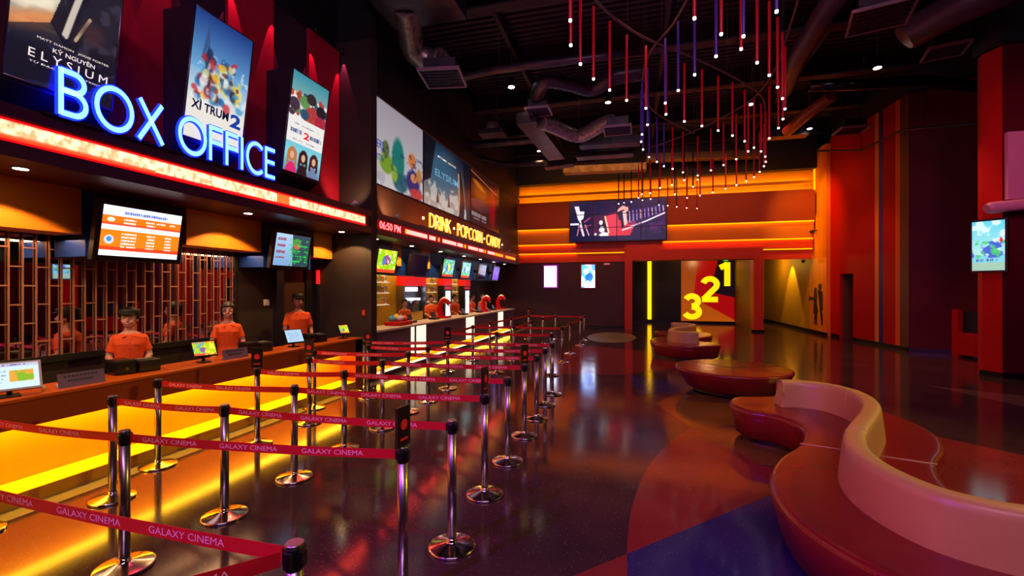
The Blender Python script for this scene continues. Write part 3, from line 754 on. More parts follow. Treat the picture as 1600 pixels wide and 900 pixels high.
lm = mat('counter_led', (255, 190, 20), .5, emit=(255, 208, 40), es=13)
MB().box((-5.80, cy0, .76), (-5.54, cy1 - .26, .77)).build('light_strip', lm, tc)
MB().box((-5.82, cy0, .125), (-5.452, cy1 - .26, .132)).build('lit_ledge', mat('lit_ledge_yellow', (255, 200, 20), .4, emit=(255, 176, 6), es=.85), tc)

# ------------------------------------------------------------------ snack counter
sc_ = empty('snack_counter', (-5.8, 14.8, 0), 'long white-topped snack counter with mauve front and lit white panels', 'counter')
m_wtop = mat('white_stone', (216, 206, 190), .3); m_mauve = mat('mauve_panel', (112, 82, 96), .5)
m_litw = mat('lit_white_panel', (250, 245, 230), .5, emit=(255, 240, 205), es=1.25)
sy0, sy1 = 8.9, 20.8
MB().bbox((-6.15, sy0, 1.04), (-5.44, sy1, 1.09), .006).build('worktop', m_wtop, sc_)
MB().box((-6.1, sy0, .28), (-5.5, sy1, 1.04)).build('body', m_mauve, sc_)
MB().box((-6.1, sy0, 0), (-5.75, sy1, .28)).build('recess', m_glow, sc_)
MB().box((-5.75, sy0, 0), (-5.45, sy1, .12)).build('plinth', mat('plinth_dark', (60, 50, 50), .4), sc_)
MB().box((-5.56, sy0, .12), (-5.45, sy1, .135)).build('plinth_edge', m_litw, sc_)
MB().box((-5.74, sy0, .262), (-5.66, sy1, .278)).build('light_strip', mat('snack_led', (255, 190, 20), .5, emit=(255, 205, 40), es=30), sc_)
for y0, y1 in ((10.55, 10.72), (10.85, 11.4), (14.5, 15.3), (18.27, 19.0)):
    MB().box((-5.52, y0, .30), (-5.49, y1, 1.035)).build('lit_panel', m_litw, sc_)
# ------------------------------------------------------------------ BOX OFFICE letters
m_bface = mat('sign_blue_face', (180, 240, 255), .4, emit=(140, 225, 255), es=1.5)
m_bside = mat('sign_blue_side', (20, 30, 255), .4, emit=(10, 30, 255), es=5.0)
bo = empty('box_office_sign', (-5.37, 4.4, 3.68), 'glowing blue-white BOX OFFICE letters standing above the ticket counter', 'sign')
txt = 'BOX OFFICE'
raw = []
tot = sum((.34 if c == ' ' else GL[c][0]) for c in txt) + .17 * (len(txt) - 1)
y = 3.13; k = (5.92 - 3.13); sz = .46; ws = k / (tot * sz)
for ch in txt:
    if ch == ' ': y += .34 * sz * ws; y += 0; continue
    mb = MB(); wd = glyph(mb, ch, (-5.40, y, 3.70), (0, 1, 0), (0, 0, 1), sz, ws, hw=.060, thick=.026)
    # blue glow around the letter, painted as a broader shell behind the face
    lt = mb.build('letter', [m_bface, m_bside], bo)
    m2 = MB(); glyph(m2, ch, (-5.405, y, 3.70), (0, 1, 0), (0, 0, 1), sz, ws, hw=.090, thick=.02); m2.mi = [1] * len(m2.mi)
    m2.build('letter_halo', [m_bface, m_bside], lt)
    y += wd + .17 * sz * ws
MB().box((-5.46, 3.0, 3.675), (-5.40, 5.95, 3.70)).build('mounting_rail', m_blackpl, bo)

# ------------------------------------------------------------------ DRINK - POPCORN - CANDY letters
m_wface = mat('sign_warm_face', (255, 230, 190), .4, emit=(255, 226, 180), es=1.5)
m_wside = mat('sign_warm_side', (255, 150, 30), .4, emit=(255, 140, 20), es=3.0)
dk = empty('snack_sign', (-5.42, 15, 3.68), 'glowing DRINK POPCORN CANDY letters above the snack counter', 'sign')
for wd_, y0, y1 in (('DRINK', 11.5, 12.95), ('POPCORN', 13.55, 15.95), ('CANDY', 16.5, 18.3)):
    tw = sum(GL[c][0] for c in wd_) + .2 * (len(wd_) - 1); sz = .40; ws = (y1 - y0) / (tw * sz); y = y0
    for ch in wd_:
        mb = MB(); wd = glyph(mb, ch, (-5.45, y, 3.71), (0, 1, 0), (0, 0, 1), sz, ws, hw=.03, thick=.05); mb.build('letter', [m_wface, m_wside], dk); y += wd + .2 * sz * ws
for y in (11.1, 13.25, 16.22, 18.62):
    MB().bbox((-5.45, y - .03, 3.86), (-5.40, y + .03, 3.94), .01).build('dot', m_wface, dk)
MB().box((-5.49, 11.0, 3.675), (-5.45, 18.7, 3.71)).build('mounting_rail', m_blackpl, dk)

# ------------------------------------------------------------------ LED ticker strips
ar_ = art_mat('ticker_display', 18.0)
tk = empty('led_ticker', (-5.46, 4.4, 3.445), 'long red and white LED ticker running under the BOX OFFICE letters', 'display')
a = Art(1100, 10, (255, 60, 30))
n1 = vnoise(10, 1100, 300, 4, 2); rs = np.random.RandomState(3)
a.a[:] = (255, 52, 34)
a.put(np.clip((n1 - .3) * 3, 0, 1), (255, 84, 62))
dots = ((np.arange(1100) % 2)[None, :] * (np.arange(10) % 2)[:, None]); a.put(dots.astype(float), (255, 20, 14), .25)
a.rect(0, 0, 1, .1, (200, 4, 4)); a.rect(0, .9, 1, 1, (200, 4, 4))
a.rect(.775, .1, .80, .9, (235, 26, 3), .9); a.rect(.15, 0, .3, .2, (220, 16, 4), .8); a.rect(.45, .8, .6, 1, (220, 18, 4), .8)
art_panel('display_face', a, (-5.462, -2.4, 3.36), (-5.462, 8.44, 3.36), (-5.462, -2.4, 3.53), ar_, tk)
MB().box((-5.474, -2.42, 3.34), (-5.464, 8.46, 3.55)).build('housing', mat('ticker_red', (120, 8, 20), .4, emit=(255, 8, 16), es=1.3), tk)  # housing glows red in place of the display's glow in its recess
tk = empty('led_ticker', (-5.46, 15, 3.445), 'LED ticker with the time 06:50 PM in red running under the snack sign', 'display')
MB().box((-5.474, 8.92, 3.34), (-5.464, 20.9, 3.55)).build('housing', mat('ticker_dark_red', (70, 6, 16), .4, emit=(200, 4, 20), es=.35), tk)  # faint red display glow put into the housing
rd = mat('ticker_red_text', (255, 40, 60), .4, emit=(255, 50, 52), es=14.0)
text_on(MB(), '06:50 PM', (-5.462, 9.0, 3.36), (0, 1, 0), (0, 0, 1), .95, .17, offset=.02).build('time_text', rd, tk)
wb = mat('ticker_white', (255, 200, 190), .4, emit=(255, 62, 56), es=14.0); ob = mat('ticker_orange', (255, 150, 20), .4, emit=(255, 70, 4), es=8.0)
yy = lambda zx: alongX(600 + zx / 6.923, -5.45)
for x0, x1 in ((250, 472), (495, 562), (638, 785), (798, 856), (915, 1020), (1030, 1078), (1125, 1200)): MB().box((-5.463, yy(x0), 3.385), (-5.46, yy(x1), 3.49)).build('scrolling_text', wb, tk)
for x0, x1 in ((235, 250), (588, 606), (872, 892), (1090, 1104), (1205, 1290), (1318, 1425)): MB().box((-5.463, yy(x0), 3.385), (-5.46, yy(x1), 3.49)).build('scrolling_text', ob, tk)

# ------------------------------------------------------------------ posters above the ticket counter (light boxes leaning forward)
pm = art_mat('lit_poster', 1.0); m_frame = mat('light_box_side', (40, 20, 36), .5); m_rim = mat('alu_rim', (130, 120, 130), .35, 1.0)
def lightbox(y0, art, label, group=None, texts=None):
    y1 = y0 + .88; z0, z1 = 3.93, 5.52
    r = empty('poster_light_box', (-5.5, (y0 + y1) / 2, 3.68), label, 'poster')
    MB().hexa([(-5.75, y0, 3.68), (-5.75, y1, 3.68), (-5.47, y1, z0 - .04), (-5.47, y0, z0 - .04)][0:4], [(-5.75, y0, z1 + .02), (-5.75, y1, z1 + .02), (-5.245, y1, z1 + .02), (-5.245, y0, z1 + .02)]).build('cabinet', m_frame, r)
    F = lambda u, v, e=0: Vector((-5.45 + .22 * v + e, y0 + .88 * u, z0 + (z1 - z0) * v))
    art_panel('poster_face', art, F(0.01, .005, .006), F(.99, .005, .006), F(.01, .995, .006), pm, r)
    t = MB()
    for (a0, a1) in (((0, 0), (1, 0)), ((1, 0), (1, 1)), ((1, 1), (0, 1)), ((0, 1), (0, 0))): t.tube([F(*a0, .006), F(*a1, .006)], .009, 6)
    t.build('rim', m_rim, r)
    nrm = Vector((0, 1, 0)).cross(Vector((.22, 0, 1.59)).normalized())
    for (tx, u, v, wu, hv, m, off) in (texts or []):
        text_on(MB(), tx, F(u, v, .006), (0, 1, 0), (.22, 0, 1.59), wu * .88, hv * 1.6, .004, off).build('poster_lettering', m, r)
    return r
tw = mat('poster_text_white', (250, 245, 235), .5, emit=(240, 230, 215), es=1.0)
tbl = mat('poster_text_blue', (20, 60, 150), .5, emit=(20, 70, 170), es=.8)
tnv = mat('poster_text_navy', (20, 20, 60), .5, emit=(12, 16, 60), es=.6)
trd = mat('poster_text_red', (220, 20, 30), .5, emit=(225, 20, 30), es=1.0)
H, W = 200, 120
a = Art(W, H, (30, 26, 42)); a.grad((120, 140, 150), (215, 200, 175), 0, .5); a.grad((215, 200, 175), (150, 120, 110), .5, .68); a.grad((110, 90, 100), (24, 22, 40), .68, .8)
a.noise(7, 11, (60, 54, 62), .5, .64, .8, mask=(a.y < .66)); a.ell(.18, .50, .30, .10, (248, 236, 208), .9, rot=-20, soft=.9); a.ell(.22, .64, .34, .05, (240, 150, 90), .85, rot=-24, soft=.9)
a.poly([(.34, .62), (.44, .40), (.52, 0), (1, 0), (1, .86), (.70, .80), (.5, .74)], (22, 20, 34), .92); a.noise(10, 5, (70, 60, 80), .58, .7, .6, mask=(a.x > .45))
a.line([(.62, .3), (.54, .5), (.48, .66)], .030, (236, 222, 205), .85); a.line([(.70, .5), (.58, .66)], .016, (225, 190, 150), .8); a.ell(.74, .58, .12, .06, (70, 44, 50), .8, soft=.9); a.rect(0, .80, 1, 1, (22, 20, 36), .75); a.poly([(0, .72), (.34, .62), (.9, .82), (0, .9)], (26, 24, 40), .7)
a.noise(20, 9, (60, 60, 110), .62, .76, .4, mask=(a.y > .75))
lightbox(2.74, a, 'tall dark movie poster reading ELYSIUM in a light box at top left', texts=[
  ('MATT DAMON   JODIE FOSTER', .24, .262, .68, .016, tw, .0), ('KỶ NGUYÊN', .38, .218, .40, .034, tw, .01), ('E L Y S I U M', .18, .15, .74, .050, tw, .0), ('TỪ ĐẠO DIỄN DISTRICT 9', .19, .118, .72, .018, tw, .0)])
a = Art(W, H, (120, 160, 200)); a.grad((30, 60, 130), (110, 170, 215), 0, .45); a.grad((130, 180, 215), (235, 232, 225), .45, .72); a.rect(0, .72, 1, 1, (236, 230, 222))
a.poly([(.16, .36), (.235, .06), (.31, .36), (.27, .36), (.235, .26), (.2, .36)], (50, 80, 130), .8)
rs = np.random.RandomState(12); pal = [(40, 110, 170), (70, 150, 205), (236, 236, 240), (150, 50, 50), (240, 200, 60), (30, 40, 70), (90, 50, 40), (200, 40, 50), (235, 225, 150), (30, 90, 160)]
for i in range(90):
    t_ = rs.rand(); cx = .5 + (rs.rand() - .5) * (.5 + .4 * t_); cy = .28 + .36 * t_ + .05 * rs.rand(); rr = .025 + .04 * rs.rand()
    a.ell(cx, cy, rr * (1 + rs.rand()), rr * .6, pal[rs.randint(10)], .75, rot=rs.randint(180), soft=.5)
a.noise(14, 31, (245, 245, 250), .62, .7, .5, mask=((a.y > .3) & (a.y < .72)))
lightbox(4.41, a, 'blue and white movie poster with blue lettering in the middle light box', texts=[
  ('XÌ TRUM', .08, .235, .62, .09, tnv, .03), ('2', .73, .20, .2, .115, tbl, .04)])
a = Art(W, H, (236, 232, 226)); a.grad((60, 140, 160), (120, 170, 170), 0, .2)
rs = np.random.RandomState(5)
for i in range(40): a.ell(rs.rand(), .18 + .24 * rs.rand(), .05 + .04 * rs.rand(), .03, [(150, 70, 50), (60, 40, 60), (50, 34, 40), (180, 60, 60), (200, 150, 120), (40, 80, 110), (90, 140, 80)][rs.randint(7)], .9, rot=rs.randint(180))
for cx, cy, r_, c in ((.2, .22, .06, (150, 70, 50)), (.12, .32, .14, (60, 40, 60)), (.38, .26, .14, (90, 140, 80)), (.55, .2, .13, (50, 34, 40)), (.62, .36, .2, (180, 60, 60)), (.85, .28, .14, (30, 24, 34)), (.85, .4, .16, (170, 40, 60)), (.4, .38, .12, (40, 80, 110))): a.ell(cx, cy, r_, r_ * .45, c, .95)
a.rect(0, .44, 1, .70, (238, 236, 232)); a.grad((110, 200, 220), (140, 215, 225), .70, .82); a.grad((140, 215, 225), (90, 150, 180), .82, 1)
for cx, c1, c2 in ((.2, (190, 120, 70), (225, 40, 110)), (.5, (40, 22, 26), (24, 22, 34)), (.8, (60, 26, 34), (110, 130, 170))):
    a.ell(cx, .82, .11, .075, c1); a.ell(cx, .83, .055, .04, (225, 170, 140)); a.ell(cx, 1.0, .14, .1, c2); a.line([(cx - .09, .8), (cx - .1, .92)], .03, c1); a.line([(cx + .09, .8), (cx + .1, .92)], .03, c1)
for i, y_ in enumerate((.50, .66)): a.words(.15, y_, .85, y_ + .012, (120, 130, 150), i)
a.words(.08, .555, .40, .60, (30, 60, 140), 5, fill=.95); a.words(.62, .565, .94, .61, (30, 60, 140), 6, fill=.95)
lightbox(6.08, a, 'white movie poster with a red numeral 2, the right light box of the three', texts=[('2', .43, .375, .16, .07, trd, .03)])

# ------------------------------------------------------------------ big boards above the snack counter
def board(y0, y1, art, label, texts=()):
    r = empty('billboard', (-5.97, (y0 + y1) / 2, 4.55), label, 'billboard')
    MB().box((-6.0, y0, 4.52), (-5.955, y1, 6.66)).build('panel', m_frame, r)
    art_panel('printed_face', art, (-5.952, y0 + .02, 4.55), (-5.952, y1 - .02, 4.55), (-5.952, y0 + .02, 6.63), pm2, r)
    MB().box((-6.0, y0, 6.63), (-5.94, y1, 6.67)).build('top_rail', mat('board_rail', (120, 90, 70), .5), r)
    for (tx, y_, z_, w_, h_, m) in texts: text_on(MB(), tx, (-5.952, y_, z_), (0, 1, 0), (0, 0, 1), w_, h_, .004, .01).build('board_lettering', m, r)
pm2 = art_mat('lit_board', .75)
a = Art(180, 150, (196, 186, 194)); a.grad((170, 160, 172), (216, 208, 210))
a.ell(.04, .35, .07, .09, (110, 40, 140)); a.ell(.02, .22, .05, .1, (60, 30, 90))
for cx, cy, rx, ry, c in ((.56, .62, .10, .28, (20, 120, 110)), (.60, .88, .12, .12, (20, 100, 110)), (.38, .72, .10, .12, (120, 160, 40)), (.37, .55, .05, .1, (90, 110, 60)), (.50, .80, .05, .1, (150, 180, 60)), (.80, .52, .07, .1, (220, 120, 60)), (.82, .80, .12, .16, (40, 40, 110)), (.83, .74, .06, .06, (240, 150, 90)), (.93, .68, .05, .1, (200, 130, 70)), (.88, .94, .12, .07, (200, 60, 60)), (.3, .9, .06, .06, (190, 180, 190))):
    a.ell(cx, cy, rx, ry, c, .95, soft=.3)
a.noise(20, 77, (30, 40, 110), .6, .68, .5, mask=((a.x > .3) & (a.y > .45)))
board(8.9, 12.16, a, 'pale billboard with blue lettering and colourful shapes, first above the snack counter', texts=(('MONSTERS', 8.95, 5.42, 1.05, .2, tbl), ('UNIVERSITY', 8.95, 5.12, 1.0, .16, tbl)))
a = Art(200, 150, (20, 26, 44)); a.grad((14, 24, 48), (170, 160, 150)); a.ell(.35, .45, .3, .4, (40, 110, 150), .6, soft=.9)
a.rect(.0, .85, 1, 1, (190, 180, 170), .6); a.noise(10, 8, (230, 222, 210), .5, .6, .7, mask=(a.y > .62)); a.poly([(.0, 0), (.22, 0), (.12, .6), (0, .7)], (10, 12, 24), .9)
a.poly([(.68, .3), (.74, .22), (.8, .45), (.86, .75), (.84, 1), (.7, 1)], (30, 24, 30), .95); a.line([(.70, .3), (.72, .7), (.70, .95)], .02, (230, 190, 150), .8); a.poly([(.80, .0), (1, 0), (1, 1), (.9, 1)], (10, 14, 26), .8)
for x_ in (.22, .45): a.poly([(x_, .92), (x_ + .03, .7), (x_ + .06, .92)], (60, 50, 50), .8)
board(12.2, 16.15, a, 'dark blue billboard reading ELYSIUM, middle one above the snack counter', texts=(('ELYSIUM', 13.0, 5.55, 1.9, .22, mat('board_text_blue', (120, 170, 200), .5, emit=(110, 170, 200), es=.8)), ('MATT DAMON    JODIE FOSTER', 13.2, 6.15, 1.5, .07, tw)))
a = Art(160, 150, (70, 24, 16)); a.grad((50, 16, 14), (60, 24, 18)); a.ell(.3, .35, .28, .16, (170, 80, 20), .8, soft=.8); a.ell(.25, .25, .2, .05, (220, 120, 30), .8, rot=15, soft=.5)
a.ell(.3, .62, .3, .12, (70, 50, 60), .8); a.words(.02, .78, .5, .86, (190, 180, 190), 2, .8, .9); a.words(.05, .88, .5, .92, (150, 140, 150), 3, .8); a.ell(.72, .55, .12, .4, (150, 10, 24), .9, soft=.5); a.poly([(.9, 0), (1, 0), (1, 1), (.88, 1)], (30, 12, 14), .9)
a.line([(.0, .05), (.9, .2)], .01, (230, 150, 90), .7)
board(16.2, 19.95, a, 'dark red and brown billboard, the farthest above the snack counter')

# ------------------------------------------------------------------ hanging displays and orange baffles over the counters
m_navy = mat('navy_housing', (18, 62, 160), .45); m_baf = noisy('orange_baffle', (240, 140, 30), (244, 146, 34), 1.0, .55)
scr = art_mat('screen_image', 1.25)
def baffle(y0, y1, label, X=-6.4):
    r = MB().box((X - .45, y0, 2.66), (X, y1, 3.2)).build('orange_baffle', m_baf); tag(r, label, 'panel', 'orange baffles between the hanging screens')
def hung_screen(y0, y1, hy0, hy1, art, label, z0=2.43, z1=3.0, off=False):
    r = empty('hanging_display', (-6.3, (y0 + y1) / 2, 3.2), label, 'display', 'displays hanging over the counters')
    MB().box((-6.95, hy0, 2.40), (-6.42, hy1, 3.19)).build('housing', m_navy, r)
    F = lambda u, v, e=0: Vector((-6.15 + .10 * v + e, y0 + (y1 - y0) * u, z0 + (z1 - z0) * v))
    b0, b1 = -.06, 1.06
    q = [F(b0, -.1), F(b1, -.1), F(b1, 1.1), F(b0, 1.1)]; q0 = [p + Vector((-.07, 0, .01)) for p in q]
    MB().hexa(q0, q).build('bezel', m_blackpl, r)
    MB().box((-6.45, (y0 + y1) / 2 - .06, 2.7), (-6.2, (y0 + y1) / 2 + .06, 2.8)).build('bracket', m_blackpl, r)
    if not off: art_panel('screen', art, F(0, 0, .004), F(1, 0, .004), F(0, 1, .004), scr, r)
    else: MB().hexa([F(0, 0), F(1, 0), F(1, 1), F(0, 1)], [F(0, 0, .004), F(1, 0, .004), F(1, 1, .004), F(0, 1, .004)]).build('screen', mat('dark_screen', (20, 18, 50), .1, emit=(16, 14, 40), es=.5), r)
    return r
def price_art():
    a = Art(200, 120, (240, 244, 255)); a.rect(0, .20, 1, .38, (250, 120, 20)); a.rect(0, .34, 1, .38, (250, 80, 40)); a.rect(0, .48, 1, .89, (252, 130, 24)); a.rect(0, .82, 1, .89, (250, 70, 30))
    a.words(.25, .09, .8, .15, (90, 110, 200), 3, fill=.9); a.ell(.1, .28, .045, .045, (255, 230, 210)); a.ell(.1, .68, .055, .09, (200, 220, 245)); a.ell(.1, .67, .03, .05, (80, 140, 220))
    for x0, x1 in ((.25, .40), (.52, .64), (.66, .78), (.84, .92)):
        for i in range(2 if x0 < .6 else 1): a.words(x0, .24 + .065 * i, x1, .275 + .065 * i, (255, 250, 240), i + int(x0 * 90), fill=.95)
    for x0, x1 in ((.24, .42), (.55, .66), (.80, .89)):
        for i in range(5): a.words(x0, .53 + .066 * i, x1, .565 + .066 * i, (255, 250, 240), 9 * i + int(x0 * 70), fill=.95)
    return a
def show_art():
    a = Art(160, 110, (150, 185, 225)); a.grad((170, 200, 235), (120, 160, 200)); a.poly([(.45, .0), (1, 0), (1, 1), (.55, 1)], (30, 50, 60), .85)
    a.noise(12, 41, (40, 150, 60), .5, .62, .8, mask=((a.x > .45) & (a.y > .3))); a.ell(.6, .25, .12, .14, (80, 140, 60)); a.ell(.62, .38, .09, .08, (200, 90, 80))
    for i in range(4): a.words(.05, .12 + i * .2, .28, .22 + i * .2 - (.05 if i == 3 else 0), (150, 30, 50), 20 + i, fill=1)
    for i in range(5): a.words(.38, .14 + .17 * i, .95, .19 + .17 * i, (40, 200, 80), 50 + i, fill=.5)
    return a
def promo_art(seed, c0, c1, c2):
    a = Art(110, 80, c0); a.noise(6, seed, c1, .5, .6, .9); a.ell(.5, .45, .2, .22, c2, .9); a.noise(14, seed + 3, (250, 250, 240), .62, .7, .8); a.rect(0, .86, 1, 1, (230, 70, 40)); a.ell(.35, .5, .1, .2, (60, 110, 190), .8); return a
baffle(-1.2, 1.2, 'orange baffle over the near end of the ticket counter'); baffle(2.6, 3.93, 'orange baffle at far left above the first screen'); baffle(5.25, 6.66, 'orange baffle between the two screens over the ticket counter'); baffle(8.02, 8.62, 'small orange baffle beside the partition over the ticket counter')
hung_screen(3.94, 4.90, 3.98, 5.2, price_art(), 'large hanging screen with an orange and white price table', z0=2.41, z1=3.01)
hung_screen(6.64, 7.50, 6.72, 7.95, show_art(), 'hanging screen with a pale blue and green film listing over the ticket counter')
hung_screen(9.95, 10.85, 9.7, 11.2, promo_art(5, (150, 210, 20), (230, 220, 30), (150, 60, 140)), 'hanging screen with a bright green and yellow advert next to the partition')
hung_screen(11.7, 12.72, 11.75, 12.9, None, 'dark hanging screen with a faint blue mark, second over the snack counter', off=True)
hung_screen(13.95, 14.85, 13.6, 15.0, promo_art(8, (120, 190, 210), (60, 190, 80), (230, 220, 80)), 'hanging screen with a pale blue and green advert, third over the snack counter')
hung_screen(15.65, 16.5, 15.3, 16.65, promo_art(12, (150, 210, 240), (80, 200, 90), (240, 240, 240)), 'hanging screen with a green and white advert, fourth over the snack counter')
hung_screen(17.5, 18.4, 17.4, 18.6, None, 'dark hanging screen, fifth over the snack counter', off=True)
pu = Art(40, 30, (130, 80, 230)); pu.noise(4, 2, (150, 110, 240), .4, .6)
hung_screen(19.5, 20.35, 18.9, 20.45, pu, 'hanging screen glowing purple, the farthest over the snack counter')
for i, (y0, y1) in enumerate(((11.22, 11.7), (12.95, 13.58), (15.03, 15.28), (16.7, 17.35), (20.5, 20.9))):
    baffle(y0, y1, 'orange baffle over the snack counter, %s' % ('between the green screen and the dark one', 'after the second screen', 'thin one between the third and fourth screens', 'after the fourth screen', 'at the far end')[i])
def downlight(x, y, z, power, label, r=.06, angle=126, col=(255, 196, 120), group='recessed downlights in the soffit'):
    e = empty('downlight', (x, y, z), label, 'ceiling light', group)
    MB().lathe([(r * 1.35, -.006), (r * 1.35, .002), (r, .004), (r, -.004)], seg=20).build('ring', m_steel, e, world=False)
    MB().lathe([(r * .95, -.008), (r * .95, .0)], seg=20).build('lens', m_lampw, e, world=False)
    light('downlight_beam', 'SPOT', (x, y, z - .02), power, col, .04, angle=angle, blend=.15).parent = None
for i, (y, l) in enumerate(((3.09, 'at the left edge of the picture'), (5.84, 'between the two ticket screens'), (8.21, 'beside the partition'))):
    downlight(-5.87, y, 3.198, 115, 'small round soffit downlight over the ticket counter %s' % l)
for i, y in enumerate((9.6, 11.4, 13.35, 15.4, 17.2, 19.0, 20.7)):
    downlight(-5.92, y, 3.198, 100, 'small round soffit downlight over the snack counter, %s' % ('hidden by the partition', 'after the first screen', 'before the third screen', 'after the third screen', 'over the fifth screen', 'before the purple screen', 'at its far end')[i])
# warm fill lights added behind the counters, with no fixture
light('ticket_fill', 'AREA', (-6.62, 4.5, 2.6), 46, (255, 190, 130), (.3, 6), )
light('snack_fill', 'AREA', (-6.95, 14.6, 3.15), 210, (255, 215, 150), (.6, 9), )
# crimson wash lamps
for yc, lab in ((2.56, 'left of the first poster'), (4.43, 'between the first two posters'), (6.30, 'between the last two posters'), (8.17, 'right of the last poster')):
    for dy, sd in ((-.43, 'left'), (.43, 'right')):
        y = yc + dy
        e = empty('wall_washer', (-6.13, y, 7.12), 'small black spotlight high on the wall %s, %s of two' % (lab, sd), 'spotlight')
        MB().lathe([(.03, 0), (.035, .10), (.02, .12)], seg=16).build('can', m_blackpl, e, world=False); MB().tube([(0, 0, .11), (-.18, 0, .11)], .01, 6).build('arm', m_blackpl, e, world=False)
        light('crimson_spot', 'SPOT', (-6.13, y, 7.1), 90, (255, 70, 120), .006, angle=31.5, blend=.05)
# ------------------------------------------------------------------ mirror with its copper lattice, wall fittings behind the ticket counter
mi = empty('mirror', (-6.98, 3.5, 1.18), 'wide wall mirror behind the ticket counter, under the orange baffles', 'mirror')
MB().box((-6.995, -2.0, 1.18), (-6.985, 6.66, 3.18)).build('glass', m_mirror, mi)
MB().box((-7.0, -2.0, 1.10), (-6.94, 6.70, 1.18)).build('bottom_rail', m_black, mi)
MB().box((-7.0, 6.66, 1.10), (-6.96, 6.70, 3.19)).build('side_rail', m_black, mi)
t = MB(); cols = [3.558 - .126 * 14 + .126 * i for i in range(39)]
for i, y in enumerate(cols):
    if y > 6.62: break
    t.box((-6.972, y - .007, 1.18), (-6.955, y + .007, 3.18))
    z = 1.36 + (.225 if i % 2 else 0)
    while z < 3.1:
        t.box((-6.972, y, z), (-6.957, min(y + .126, 6.62), z + .016)); z += .45
tag(t.build('copper_lattice', m_brass), 'copper lattice of thin staggered bars standing in front of the wall mirror', 'screen')
sw = empty('light_switch', (-6.99, 7.42, 1.72), 'white double light switch on the dark wall behind the ticket counter', 'switch')
MB().bbox((-7.0, 7.33, 1.68), (-6.985, 7.47, 1.80), .004).build('plate', mat('switch_white', (220, 215, 200), .4), sw)
for y in (7.345, 7.41): MB().bbox((-6.988, y, 1.695), (-6.98, y + .05, 1.785), .003).build('rocker', mat('switch_rocker', (236, 232, 220), .3), sw)
MB().box((-7.0, 7.6, 0), (-6.93, 7.80, 2.9)).build('x', m_steel); o = bpy.data.objects['x']; o.name = 'steel_door_jamb'; o['label'] = 'upright brushed steel jamb beside the brown staff door'; o['category'] = 'door frame'
sd = empty('staff_door', (-6.98, 8.1, 0), 'flat brown staff door behind the man in the black cap', 'door')
MB().box((-6.99, 7.82, 0), (-6.95, 8.42, 2.75)).build('leaf', mat('door_brown', (74, 46, 34), .45), sd)
MB().tube([(-6.93, 8.36, 1.0), (-6.93, 8.36, 1.3)], .012, 8).build('handle', m_steel, sd)
MB().box((-6.99, 8.42, 0), (-6.9, 8.60, 2.8)).build('gap_shade_block', m_black, sd)  # solid black strip stands in for the shaded opening
ep = empty('red_edge_light', (-6.72, 8.6, 2.6), 'thin rail with a glowing red upper end at the corner by the staff door', 'light')
MB().box((-6.78, 8.58, 2.12), (-6.74, 8.65, 2.42)).build('glowing_end', mat('red_edge', (255, 30, 30), .4, emit=(255, 20, 24), es=2.0), ep)
MB().box((-6.78, 8.60, 1.0), (-6.745, 8.65, 2.12)).build('rail', m_steel, ep)
al = empty('alarm_button', (-5.6, 8.63, 1.5), 'small red alarm button on the side of the partition', 'button')
MB().bbox((-5.66, 8.62, 1.42), (-5.58, 8.65, 1.56), .01).build('case', mat('alarm_red', (200, 40, 20), .4), al)
MB().box((-5.64, 8.615, 1.46), (-5.60, 8.622, 1.52)).build('push_plate', mat('alarm_plate', (230, 120, 60), .4), al)

# ------------------------------------------------------------------ things on the ticket counter
m_ink = mat('print_dark', (50, 40, 70), .5)
def pos_display(p, rz, art, label, frame=m_blackpl, w=.30, h=.22, tilt=30):
    r = empty('customer_display', (p[0], p[1], 1.0), label, 'monitor', None, rz)
    MB().bbox((-.09, -.07, 0), (.07, .07, .015), .005).build('base', m_blackpl, r, world=False)
    MB().tube([(-.03, 0, .01), (-.03, 0, .12)], .02, 10).build('neck', m_blackpl, r, world=False)
    c, s_ = math.cos(R(tilt)), math.sin(R(tilt))
    F = lambda u, v, e: Vector((-.0 - (v - .5) * h * s_ + e * c, (u - .5) * w, .19 + (v - .5) * h * c + e * s_))
    q = [F(-.05, -.07, 0), F(1.05, -.07, 0), F(1.05, 1.07, 0), F(-.05, 1.07, 0)]; q0 = [F(-.05, -.07, -.03), F(1.05, -.07, -.03), F(1.05, 1.07, -.03), F(-.05, 1.07, -.03)]
    MB().hexa(q0, q).build('bezel', frame, r, world=False)
    art_panel('screen', art, F(0, 0, .002), F(1, 0, .002), F(0, 1, .002), scr, r, world=False)
    return r
def ui_art(seed, white=True):
    a = Art(60, 44, (205, 228, 240) if white else (180, 210, 40))
    if white:
        a.rect(0, 0, 1, .14, (190, 190, 215)); a.words(.1, .04, .8, .1, (90, 80, 150), seed)
        for i in range(4): a.words(.08, .3 + .14 * i, .45, .35 + .14 * i, (140, 150, 190), seed + i)
        a.rect(.5, .3, .92, .75, (230, 160, 60)); a.noise(6, seed, (120, 180, 40), .5, .6, .9, mask=((a.x > .5) & (a.x < .92) & (a.y > .3) & (a.y < .75)))
    else:
        a.rect(0, 0, 1, .12, (240, 130, 40)); a.noise(6, seed, (90, 160, 210), .52, .6, .8, mask=(a.x < .55)); a.ell(.45, .6, .14, .18, (150, 90, 150)); a.rect(0, .86, 1, 1, (235, 90, 60)); a.noise(10, seed + 1, (250, 240, 60), .5, .6, .8, mask=(a.x > .5))
    return a
def cl(px, py): v = at(px, py, z=1.0); return (min(v.x, -5.6), v.y)
pos_display((-5.62, 2.88), R(-22), ui_art(3), 'white-framed customer display at the left end of the ticket counter', mat('pale_bezel', (190, 185, 180), .4), .38, .25)
pos_display((-5.68, 4.92), R(-20), ui_art(7, False), 'black customer display with a yellow-green advert, in front of the first cashier', m_blackpl, .27, .2)
